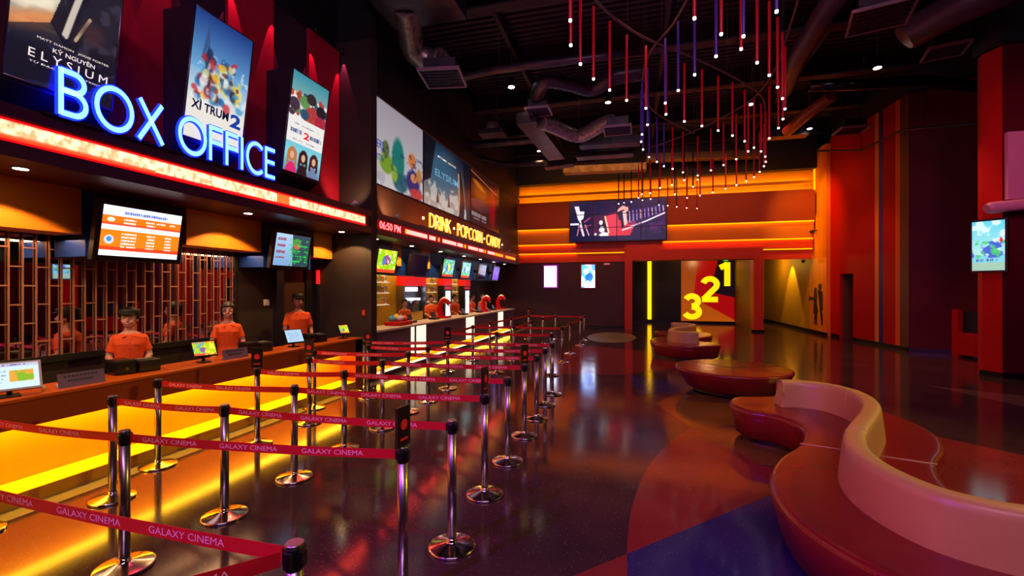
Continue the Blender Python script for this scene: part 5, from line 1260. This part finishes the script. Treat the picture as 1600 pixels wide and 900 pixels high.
a = Art(40, 60, (225, 225, 255)); a.words(.2, .2, .8, .28, (150, 170, 220), 3); a.words(.25, .4, .75, .46, (150, 170, 200), 4); a.words(.3, .6, .75, .65, (170, 150, 190), 5); a.words(.4, .85, .75, .9, (230, 80, 80), 6, fill=1)
wallposter(-4.64, -3.88, 2.07, 3.28, a, 'bright white lit poster with a violet frame on the dark back wall', mat('violet_frame', (180, 60, 160), .4, emit=(180, 40, 200), es=.6))
a = Art(40, 60, (60, 120, 225)); a.noise(4, 9, (225, 235, 250), .45, .55); a.ell(.6, .55, .3, .18, (10, 60, 190), .9); a.ell(.35, .3, .2, .12, (240, 245, 255), .9); a.words(.2, .8, .8, .88, (220, 235, 250), 4)
wallposter(-2.68, -1.88, 2.03, 3.33, a, 'blue and white lit poster in a red frame on the dark back wall', mat('red_frame', (190, 30, 20), .4))
es_ = empty('exit_sign', (-1.3, 23.8, 3.2), 'small reddish sign over the dark back wall right of the blue poster', 'sign')
MB().box((-1.52, 23.78, 3.24), (-1.16, 23.85, 3.36)).build('case', mat('exit_case', (150, 50, 40), .4, emit=(170, 60, 50), es=.3), es_)
MB().box((-1.46, 23.775, 3.28), (-1.22, 23.78, 3.32)).build('lettering', mat('exit_lett', (240, 190, 170), .4, emit=(240, 190, 170), es=.4), es_)
nt_ = tag(MB().bbox((.80, 28.38, .2), (1.02, 28.498, 3.98), .02).box((.86, 28.37, .22), (.96, 28.385, 3.96)).build('neon_tube', mat('neon_yellow', (255, 200, 20), .4, emit=(255, 190, 10), es=2.2)), 'upright yellow neon bar on the dark wall of the passage', 'light')
MB().box((-.40, 24.6, 1.6), (-.36, 25.6, 2.9)).build('x', m_blackpl); o = bpy.data.objects['x']; o.name = 'passage_poster'; tag(o, 'narrow pale lit poster seen edge-on just inside the doorway', 'poster')
art_panel('poster_face', Art(6, 10, (210, 180, 220)), (-.355, 24.65, 1.65), (-.355, 25.55, 1.65), (-.355, 24.65, 2.85), MATS['wall_poster_bright'], o)
# mural with the numerals
mu = empty('numeral_mural', (4.15, 28.45, 0), 'orange, red and black mural with big yellow numerals 3 2 1 in the passage', 'mural')
x0, x1, z0, z1 = 2.7, 5.58, .14, 3.98
a = Art(150, 190, (214, 92, 16)); a.grad((180, 76, 20), (226, 100, 14)); 
a.poly([(.35, 0), (.78, 0), (.55, .62), (.33, .62), (.24, .6)], (210, 10, 10)); a.poly([(.72, 0), (1, 0), (1, .64), (.55, .57)], (24, 14, 22)); a.poly([(.36, .70), (.55, .56), (1, .64), (1, .98)], (205, 8, 12)); a.poly([(.24, .6), (.36, .70), (.55, .57)], (210, 10, 10))
art_panel('mural_face', a, (x0, 28.47, z0), (x1, 28.47, z0), (x0, 28.47, z1), art_mat('mural_face', .6), mu)
MB().box((x0, 28.475, z0), (x1, 28.498, z1)).build('backing', m_black, mu)
m_num = mat('numeral_yellow', (255, 215, 10), .4, emit=(255, 205, 4), es=1.3)
def numpt(px, py): return at(px, py, Y=28.44)
for ch, px, py, hgt in (('3', 1069.5, 497, 37), ('2', 1097, 470, 36), ('1', 1125, 447, 36)):
    p = numpt(px, py); sz = hgt * 26.8 / 710
    t = MB(); glyph(t, ch, (p.x, 28.44, p.z), (1, 0, 0), (0, 0, 1), sz, 1.0, hw=.115, thick=.05); t.build('numeral', [m_num, m_num], mu)
# decal of a couple on the orange wall
m_dec = mat('silhouette', (44, 24, 22), .6)
cd = empty('couple_decal', (7.99, 24, .2), 'dark cut-out silhouettes of a walking couple on the orange wall', 'wall decal')
def decal(pts, name, X=7.985):
    q_ = []
    for px, py in pts:
        v = at(px, py, X=8.0); q_.append((v.y, v.z))
    n = len(q_)
    t = MB(); t.add([(X, y, z) for y, z in q_] + [(X + .012, y, z) for y, z in q_], [tuple(range(n)), tuple(range(2 * n - 1, n - 1, -1))] + [(i, (i + 1) % n, n + (i + 1) % n, n + i) for i in range(n)]); t.build(name, m_dec, cd)
decal([(1280.5, 443), (1283.5, 444), (1284, 449), (1282.5, 454), (1285.5, 456), (1286, 470), (1286.5, 482), (1284.5, 486), (1285.8, 498), (1287, 507), (1284, 509), (1283, 500), (1281.5, 486), (1280.5, 474), (1279, 462), (1278, 455), (1280, 452), (1279, 447)], 'man_figure')
decal([(1273.5, 449), (1276, 450), (1276, 455), (1277, 462), (1276.5, 474), (1278.5, 486), (1277, 491), (1276.5, 505), (1278, 507), (1275, 507), (1274.5, 492), (1273.5, 505), (1272.2, 507), (1273, 492), (1271.5, 489), (1272, 468), (1266, 468), (1264.5, 470), (1265, 463), (1272, 465), (1272.5, 455)], 'woman_figure')
# camera dots in the corridor and on the corner
for (x, y, z, lab) in ((7.7, 24.2, 3.3, 'small dark dome camera under the corridor lintel'), (7.8, 23.4, 4.6, 'small dark camera on the orange corner above the corridor')):
    e = empty('dome_camera', (x, y, z), lab, 'camera'); MB().lathe([(.09, .0), (.09, .06), (.03, .07)], seg=16).build('mount', m_blackpl, e, world=False); MB().ell((0, 0, 0), (.075, .075, .07)).build('dome', mat('dome_glass', (30, 12, 12), .1), e, world=False)
    if z > 4: MB().tube([(0, 0, .06), (.2, 0, .06)], .02, 8).build('arm', m_blackpl, e, world=False)
    else: MB().tube([(0, 0, .06), (0, 0, .7)], .015, 8).build('drop_rod', m_blackpl, e, world=False)
light('corridor_spot', 'SPOT', (7.55, 26.7, 3.75), 420, (255, 200, 60), .04, angle=62, blend=.3, aim=(7.95, 26.7, 1.0))
light('corridor_lamp', 'POINT', (6.8, 28.0, 3.5), 110, (255, 190, 70), .15)
light('passage_lamp', 'POINT', (3.6, 26.2, 3.7), 55, (255, 190, 130), .15)
for (x, y, lab) in ((.3, 24.8, 'left'), (3.6, 26.2, 'right')):
    e = empty('passage_downlight', (x, y, 3.99), 'small white downlight in the passage ceiling, %s of the two' % lab, 'ceiling light'); MB().lathe([(.07, -.03), (.07, 0.01)], seg=16).build('lens', m_lampw, e, world=False); MB().lathe([(.09, -.02), (.09, .012)], seg=16).build('ring', m_steel, e, world=False)
ex = empty('exit_lamp', (5.1, 28.2, 3.6), 'small green exit lamp under the passage ceiling', 'sign'); MB().box((4.98, 28.2, 3.62), (5.2, 28.3, 3.75)).build('case', mat('exit_green', (30, 180, 80), .4, emit=(20, 200, 80), es=1.5), ex); MB().box((5.07, 28.23, 3.75), (5.11, 28.27, 4.0)).build('bracket', m_blackpl, ex)

# ------------------------------------------------------------------ right side: portrait screen, pink canopy, desk in the alcove, wall pipe
ps = empty('portrait_display', (7.75, 12.6, 2.4), 'upright lit portrait screen mounted on the red pier', 'display')
nrm = Vector((-.72, -.69, 0)).normalized(); uu = Vector((.69, -.72, 0)).normalized()
c0 = Vector((7.55, 12.68, 0))
def PS(u, v, e=0): return c0 + uu * (u * .55) + Vector((0, 0, 2.40 + 1.16 * v)) + nrm * e
c0 = at(1522, 380, z=3.06 + 0.0) if False else Vector((7.52, 12.86, 0))
MB().hexa([PS(-.04, -.02, -.09), PS(1.06, -.02, -.09), PS(1.06, 1.02, -.09), PS(-.04, 1.02, -.09)], [PS(-.04, -.02), PS(1.06, -.02), PS(1.06, 1.02), PS(-.04, 1.02)]).build('casing', m_blackpl, ps)
a = Art(50, 96, (120, 200, 215)); a.grad((90, 200, 225), (170, 220, 215), 0, .7); a.rect(0, .84, 1, 1, (150, 190, 170)); a.noise(7, 5, (230, 245, 245), .5, .6, .8, mask=(a.y < .6)); a.noise(9, 8, (50, 80, 200), .5, .58, .9, mask=((a.y > .42) & (a.y < .75))); a.noise(10, 18, (60, 190, 110), .56, .6, .9, mask=((a.y > .4) & (a.y < .75))); a.words(.15, .76, .8, .82, (50, 90, 160), 4); a.ell(.9, .4, .05, .05, (220, 40, 50))
art_panel('screen', a, PS(0.02, .02, .004), PS(.98, .02, .004), PS(.02, .98, .004), scr, ps)
MB().hexa([PS(.45, .4, -.2), PS(.75, .4, -.2), PS(.75, .6, -.2), PS(.45, .6, -.2)], [PS(.45, .4, -.09), PS(.75, .4, -.09), PS(.75, .6, -.09), PS(.45, .6, -.09)]).build('wall_bracket', m_blackpl, ps)
m_pink = noisy('pink_white_panel', (206, 130, 150), (214, 138, 156), 1, .5)  # white panel with the pink light put into its base colour
cn = empty('pink_canopy', (9.0, 12.6, 3.6), 'pink-lit white canopy with a rounded edge at the right side of the picture', 'canopy')
MB().prism([(8.03, 12.60), (11.0, 12.80), (11.0, 12.95), (8.03, 12.71)], 4.0, 5.5).build('sign_panel', m_pink, cn)
MB().tube([(7.55, 12.45, 3.78), (7.62, 12.45, 3.80), (10.9, 12.55, 4.05)], [.10, .125, .13], 20).build('rounded_edge', m_pink, cn)
MB().box((7.7, 12.4, 3.84), (10.9, 12.75, 3.90)).build('slab', m_pink, cn)
rd_ = empty('reception_desk', (9.7, 16.0, 0), 'red rounded desk with a black recess, half hidden behind the red pier', 'desk')
MB().prism([(9.3, 16.45), (9.35, 15.9), (9.6, 15.5), (10.2, 15.0), (10.6, 15.15), (9.7, 16.35)], .08, .72).build('body', m_redw, rd_)
MB().prism([(9.42, 16.52), (9.5, 16.2), (10.4, 15.2), (10.55, 15.3), (9.66, 16.4)], .72, 1.35).build('recess', m_black, rd_)
MB().prism([(9.26, 16.66), (9.30, 16.46), (9.42, 16.46), (9.40, 16.70)], .0, 1.4).build('side_panel', m_redw, rd_)
MB().prism([(9.5, 16.2), (9.55, 15.9), (9.9, 15.5), (10.2, 15.3), (10.5, 15.2), (9.7, 16.2)], 0, .08).build('plinth', m_base, rd_)
pp = MB()
pts = [at(1268, 236, Y=23.3), at(1345, 235, Y=19.2), at(1410, 203, Y=16.8), at(1440, 200, Y=15.6), at(1533, 193, Y=13.6)]
pp.tube(pts, .035, 8)
for p in (pts[1], pts[3]): pp.tube([p, (p.x, p.y, 9.6)], .012, 6)
tag(pp.build('wall_pipe', m_black), 'thin black pipe running along the top of the red walls', 'pipe')

# ------------------------------------------------------------------ hanging light tubes
m_tr = mat('tube_red', (170, 4, 28), .35, emit=(190, 0, 22), es=.12); m_tv = mat('tube_violet', (74, 40, 130), .35, emit=(60, 30, 130), es=.12); m_td = mat('tube_dark', (40, 14, 12), .4)
m_tip = mat('tube_tip', (255, 255, 255), .4, emit=(255, 240, 235), es=7)
m_wire = mat('wire_dark', (30, 24, 26), .5)
def make_tube(m, nm):
    r = empty('hanging_light_tube', (0, 0, 0))
    MB().lathe([(.020, .03), (.022, .04), (.022, 1.19), (.017, 1.2)], seg=10).build('tube', m, r, world=False)
    MB().lathe([(.015, 0.0), (.021, .006), (.021, .03)], seg=10).build('light_tip', m_tip, r, world=False)
    MB().tube([(0, 0, 1.2), (0, 0, 4.2)], .003, 4).build('wire', m_wire, r, world=False)
    return r
RED = [(112,93),(114,198),(155,278),(211,341),(280,388),(352,432),(434,465),(520,491),(641,84),(755,151),(840,214),(908,272),(960,325),(995,376),(1016,424),(1027,468),(1018,511),(999,549),(960,593),(945,692),(925,648),(895,632),(870,648),(855,605),(803,581),(742,560),(673,540),(598,521),(548,722),(592,737),(655,750),(711,728),(765,706),(819,681),(943,670),(937,711),(919,735),(895,757),(861,774),(820,791),(774,806),(720,822),(665,835),(610,845),(545,790),(495,803),(417,830),(452,825),(490,875),(527,878),(608,888),(652,890),(403,845),(455,850)]
VIO = [(441,535),(517,443),(572,390),(642,323),(733,245),(850,160),(991,55),(418,576),(414,607),(422,640),(448,672),(481,692),(511,711)]
DRK = [(597,770),(655,768),(635,798),(557,830),(420,855),(565,883),(318,870),(341,866),(372,862)]
def ring_name(zy): return 'front' if zy < 420 else ('middle' if zy < 680 else 'far')
for lst, m, cn_ in ((RED, m_tr, 'red'), (VIO, m_tv, 'violet'), (DRK, m_td, 'dark')):
    pr_ = make_tube(m, cn_)
    for i, (zx, zy) in enumerate(lst):
        o = pr_ if i == 0 else copy_tree(pr_)
        p = at(850 + zx / 2.727, zy / 2.727, z=5.4); o.location = p
        side = 'left' if zx < 480 else ('middle' if zx < 780 else 'right')
        rn = ring_name(zy)
        tag(o, '%s tube with a glowing white tip hanging in the %s %s of the ceiling cluster' % (cn_, rn, side), 'pendant light', '%s hanging tubes, %s %s' % (cn_, rn, side))
# curved rails the tubes gather round
def rail(pts, z, lab):
    P = catmull([at(a_, b_, z=z) for a_, b_ in pts], 6); t = MB().tube(P, .022, 8)
    for i in range(0, len(P), 9): t.tube([P[i], (P[i].x, P[i].y, 9.6)], .004, 4)
    tag(t.build('curved_rail', mat('rail_brown', (96, 62, 60), .4)), lab, 'rail')
rail([(930, 0), (960, 28), (1005, 58), (1060, 80), (1110, 102), (1160, 128), (1190, 150), (1196, 170)], 6.84, 'thin curved ceiling rail sweeping down to the right through the hanging tubes')
rail([(1078, -8), (1050, 40), (1020, 75), (1006, 110), (1006, 150), (1030, 180), (1085, 208)], 6.9, 'thin curved ceiling rail looping down on the left of the hanging tubes')
rail([(1250, -10), (1235, 40), (1210, 110), (1175, 155), (1120, 188), (1060, 215), (1012, 232)], 6.98, 'thin curved ceiling rail coming down from the top right of the hanging tubes')

# ------------------------------------------------------------------ ceiling: deck ribs, beams, ducts, diffusers, pendants
m_duct = noisy('galvanised_duct', (60, 54, 60), (86, 76, 80), 3, .38, metal=.7); m_beam = noisy('painted_beam', (46, 38, 44), (56, 46, 50), 2, .6)
m_flex = noisy('foil_flex', (120, 108, 100), (170, 154, 142), 9, .35, bump=.5, metal=.6)
t = MB()
for i in range(88):
    y = 3.2 + i * .24; t.box((-6.3, y, 9.54), (12.8, y + .1, 9.6))
struct('trim_ceiling_ribs', t, noisy('deck_ribs', (70, 60, 62), (80, 68, 70), 2, .6))
t = MB()
for y in (4.5, 7.6, 10.7, 13.8, 16.9, 20.0, 23.1): t.box((-6.3, y, 8.95), (12.8, y + .05, 9.54)).box((-6.3, y - .12, 8.92), (12.8, y + .17, 8.97))
for x in (-3.6, .8, 5.2, 9.6): t.box((x, -4, 9.2), (x + .12, 23.8, 9.54))
struct('trim_ceiling_beams', t, m_beam)
def hang(t, p, r_=.006): t.tube([p, (p[0], p[1], 9.6)], r_, 5)
def flex(pts, r_, lab, zs, m=None):
    P = catmull([at(px, py, z=z) for (px, py), z in zip(pts, zs)], 10); n = len(P)
    rr = [r_ * (1 + .05 * (i % 2)) for i in range(n)]
    t = MB().tube(P, rr, 14); hang(t, P[n // 2])
    tag(t.build('flexible_duct', m or m_flex), lab, 'duct')
def diffuser(px, py, z, w_, lab, rz=0, glow=None):
    p = at(px, py, z=z); e = empty('air_diffuser', p, lab, 'air diffuser', None, rz)
    MB().box((-w_ * .38, -w_ * .38, .06), (w_ * .38, w_ * .38, .34)).build('plenum', m_duct, e, world=False)
    t = MB().box((-w_ / 2, -w_ / 2, .0), (w_ / 2, -w_ / 2 + .04, .07)).box((-w_ / 2, w_ / 2 - .04, .0), (w_ / 2, w_ / 2, .07)).box((-w_ / 2, -w_ / 2 + .04, 0), (-w_ / 2 + .04, w_ / 2 - .04, .07)).box((w_ / 2 - .04, -w_ / 2 + .04, 0), (w_ / 2, w_ / 2 - .04, .07))
    t.build('frame', mat('diffuser_frame', (150, 120, 130), .4), e, world=False)
    t = MB()
    for i in range(7): y = -w_ / 2 + .06 + (w_ - .12) * i / 6; t.box((-w_ / 2 + .04, y - .012, .02), (w_ / 2 - .04, y + .012, .05))
    t.build('vanes', mat('diffuser_vane', (60, 54, 80), .5), e, world=False)
    t = MB()
    for sx in (-1, 1): t.tube([(sx * w_ * .36, 0, .34), (sx * w_ * .36, 0, 9.6 - p.z)], .008, 5)
    t.build('hangers', m_wire, e, world=False)
flex([(632, 5), (640, 45), (648, 78), (672, 96), (692, 96)], .3, 'thick foil flexible duct curling down at the top left of the ceiling', [8.2, 8.1, 7.9, 7.7, 7.62])
diffuser(692, 124, 7.1, 1.0, 'square ceiling diffuser below the thick foil duct at top left', R(10))
t = MB().bbox(at(596, -20, z=8.5) + Vector((-.1, -.5, 0)), at(700, 8, z=8.0) + Vector((.2, .6, 0)), .02); hang(t, at(660, 0, z=8.3)); tag(t.build('duct_box', m_duct), 'large sheet metal duct at the top edge above the foil duct', 'duct')
P = [at(612, 152, z=7.8), at(690, 128, z=7.8), at(780, 108, z=7.8), at(900, 93, z=7.8), at(1010, 80, z=7.8)]
t = MB().tube(P, .10, 12); [hang(t, p) for p in P[1:4]]; tag(t.build('round_duct', m_duct), 'long slim round duct crossing the ceiling left of the hanging tubes', 'duct')
P = [at(712, 228, z=7.4), at(745, 226, z=7.4), at(830, 219, z=7.4), at(856, 214, z=7.4)]
t = MB().tube(P, .13, 12); [hang(t, p) for p in P[1:3]]; tag(t.build('round_duct', m_duct), 'round duct above the middle billboard on the left', 'duct')
P = [at(735, 245, z=7.3), at(790, 257, z=7.3), at(850, 254, z=7.3), at(930, 250, z=7.3)]
t = MB().tube(P, .12, 12); [hang(t, p) for p in P[1:3]]; tag(t.build('round_duct', m_duct), 'round duct above the farthest billboard on the left', 'duct')
flex([(838, 165), (842, 140), (855, 125), (890, 130), (925, 138), (960, 120), (1010, 112)], .22, 'dark flexible duct snaking from the bluish diffuser to the right', [7.6, 7.75, 7.8, 7.8, 7.8, 7.9, 8.0], m_duct)
diffuser(842, 176, 7.3, .72, 'bluish lit diffuser box in the middle left of the ceiling')
flex([(845, 190), (870, 200), (905, 212), (940, 195), (962, 190)], .22, 'coppery flexible duct sagging behind the front hanging tubes', [7.2, 7.2, 7.1, 7.15, 7.2])
diffuser(965, 205, 6.9, .85, 'diffuser box at the end of the coppery flexible duct')
t = MB(); a_, b_ = at(822, 192, z=7.1), at(870, 250, z=6.95); d_ = (b_ - a_); s2 = d_.cross(Vector((0, 0, 1))).normalized() * .32; h2 = Vector((0, 0, .35))
t.hexa([a_ - s2, a_ + s2, a_ + s2 + h2, a_ - s2 + h2], [b_ - s2, b_ + s2, b_ + s2 + h2, b_ - s2 + h2]); hang(t, (a_ + b_) / 2 + h2 * .5); tag(t.build('square_duct', m_duct), 'violet-lit square duct slanting down toward the back wall', 'duct')
for i, (px0, px1, py, z) in enumerate(((850, 895, 262, 7.0), (900, 990, 246, 7.2), (880, 1010, 270, 7.3), (905, 1000, 228, 7.3), (1010, 1190, 250, 7.9), (1190, 1265, 215, 7.8))):
    a_ = at(px0, py, z=z); b_ = at(px1, py - 6, z=z); t = MB(); t.hexa([a_, a_ + Vector((0, .5, 0)), a_ + Vector((0, .5, .3)), a_ + Vector((0, 0, .3))], [b_, b_ + Vector((0, .5, 0)), b_ + Vector((0, .5, .3)), b_ + Vector((0, 0, .3))])
    hang(t, (a_ + b_) / 2 + Vector((0, .2, .2))); tag(t.build('duct_section', m_duct), 'rectangular duct section %s' % ('just above the left end of the back wall', 'behind the coppery flexible duct', 'low above the yellow top band, left', 'far back between the violet duct and the tubes', 'behind the hanging tubes, above the yellow band', 'above the right end of the yellow band')[i], 'duct')
mm_ = empty('fan_coil', at(770, 205, z=7.5), 'small pale domed fan unit above the middle left billboards', 'fan unit')
MB().ell((0, 0, .1), (.28, .28, .24)).build('dome', mat('fan_cream', (150, 130, 110), .5), mm_, world=False); MB().box((-.45, -.3, -.15), (.45, .3, .0)).build('tray', m_duct, mm_, world=False); MB().tube([(.15, 0, .2), (.15, 0, 2.1)], .02, 6).build('hanger', m_wire, mm_, world=False)
P = [at(1600, -30, z=8.2), at(1500, 10, z=8.1), at(1425, 50, z=8.0), at(1412, 60, z=7.9)]
t = MB().tube(P, [.36, .36, .36, .30], 16); hang(t, P[1]); tag(t.build('round_duct', noisy('plum_duct', (70, 44, 58), (84, 52, 66), 2, .45)), 'big round plum-coloured duct ending at the top right', 'duct')
P = [at(1320, -25, z=8.6), at(1285, 25, z=8.5), at(1250, 85, z=8.4), at(1225, 140, z=8.3)]
t = MB().tube(P, .26, 16); hang(t, P[1]); hang(t, P[2]); tag(t.build('round_duct', MATS['plum_duct']), 'round plum-coloured duct coming down to the right of the hanging tubes', 'duct')
P = [at(1262, 134, z=7.9), at(1350, 132, z=7.9), at(1440, 126, z=7.9), at(1533, 136, z=7.8)]
t = MB().tube(P, .16, 14); [hang(t, p) for p in P[1:3]]; tag(t.build('round_duct', mat('black_gloss_duct', (16, 12, 14), .15)), 'glossy black round duct above the top of the red walls', 'duct')
diffuser(1375, 30, 7.8, 1.1, 'large dark diffuser box at the top right beside the plum duct', R(-15)); diffuser(1478, 82, 7.8, .8, 'dark diffuser box right of the plum duct end', R(-15)); diffuser(1330, 205, 7.6, .9, 'dark diffuser box above the red wall corner')
P = [at(1230, 205, z=7.6), at(1265, 175, z=7.7), at(1300, 150, z=7.8)]
t = MB().tube(P, .18, 12); hang(t, P[1]); tag(t.build('round_duct', mat('copper_lit_duct', (150, 70, 24), .4)), 'copper-coloured round duct above the right end of the back wall', 'duct')
def pendant(px, py, z, lab, pw=60, rr=.10, ang=80):
    p = at(px, py, z=z); e = empty('ceiling_spot', p, lab, 'ceiling light', None)
    MB().lathe([(rr, 0), (rr * 1.05, .02), (rr * 1.05, .22), (rr * .6, .25)], seg=20).build('can', m_blackpl, e, world=False); MB().lathe([(rr * .9, -.012), (rr * .9, .004)], seg=20).build('lens', m_lampw, e, world=False)
    MB().tube([(0, 0, .25), (0, 0, 9.6 - p.z)], .01, 6).build('rod', m_wire, e, world=False)
    light('ceiling_spot_beam', 'SPOT', p - Vector((0, 0, .03)), pw, (255, 190, 130), .06, angle=ang, blend=.5)
pendant(799, 136, 7.9, 'round white ceiling light left of the hanging tubes', 420)
pendant(1371, 106, 7.9, 'bright starry ceiling light at the top right', 700)
pendant(1265, 201, 7.9, 'small white ceiling light above the right end of the yellow band', 300, .09)
pendant(1173, 163, 7.9, 'white ceiling light among the right hanging tubes', 420)
pendant(842, 236, 7.7, 'tiny ceiling light beside the violet square duct', 80, .08)
pendant(846, 286, 7.6, 'tiny ceiling light at the left end of the yellow band', 40, .08)
pendant(1030, -60, 7.9, 'added unseen ceiling light above the top edge, over the queue', 90)  # extra lamp out of view, added to warm the floor below
pendant(1500, -250, 7.9, 'added unseen ceiling light above the top right corner', 90)  # another lamp outside the frame, added for warm light
pendant(950, 160, 8.3, 'added ceiling light hidden among the ducts over the lobby floor', 350)  # extra lamp added to light the lobby floor
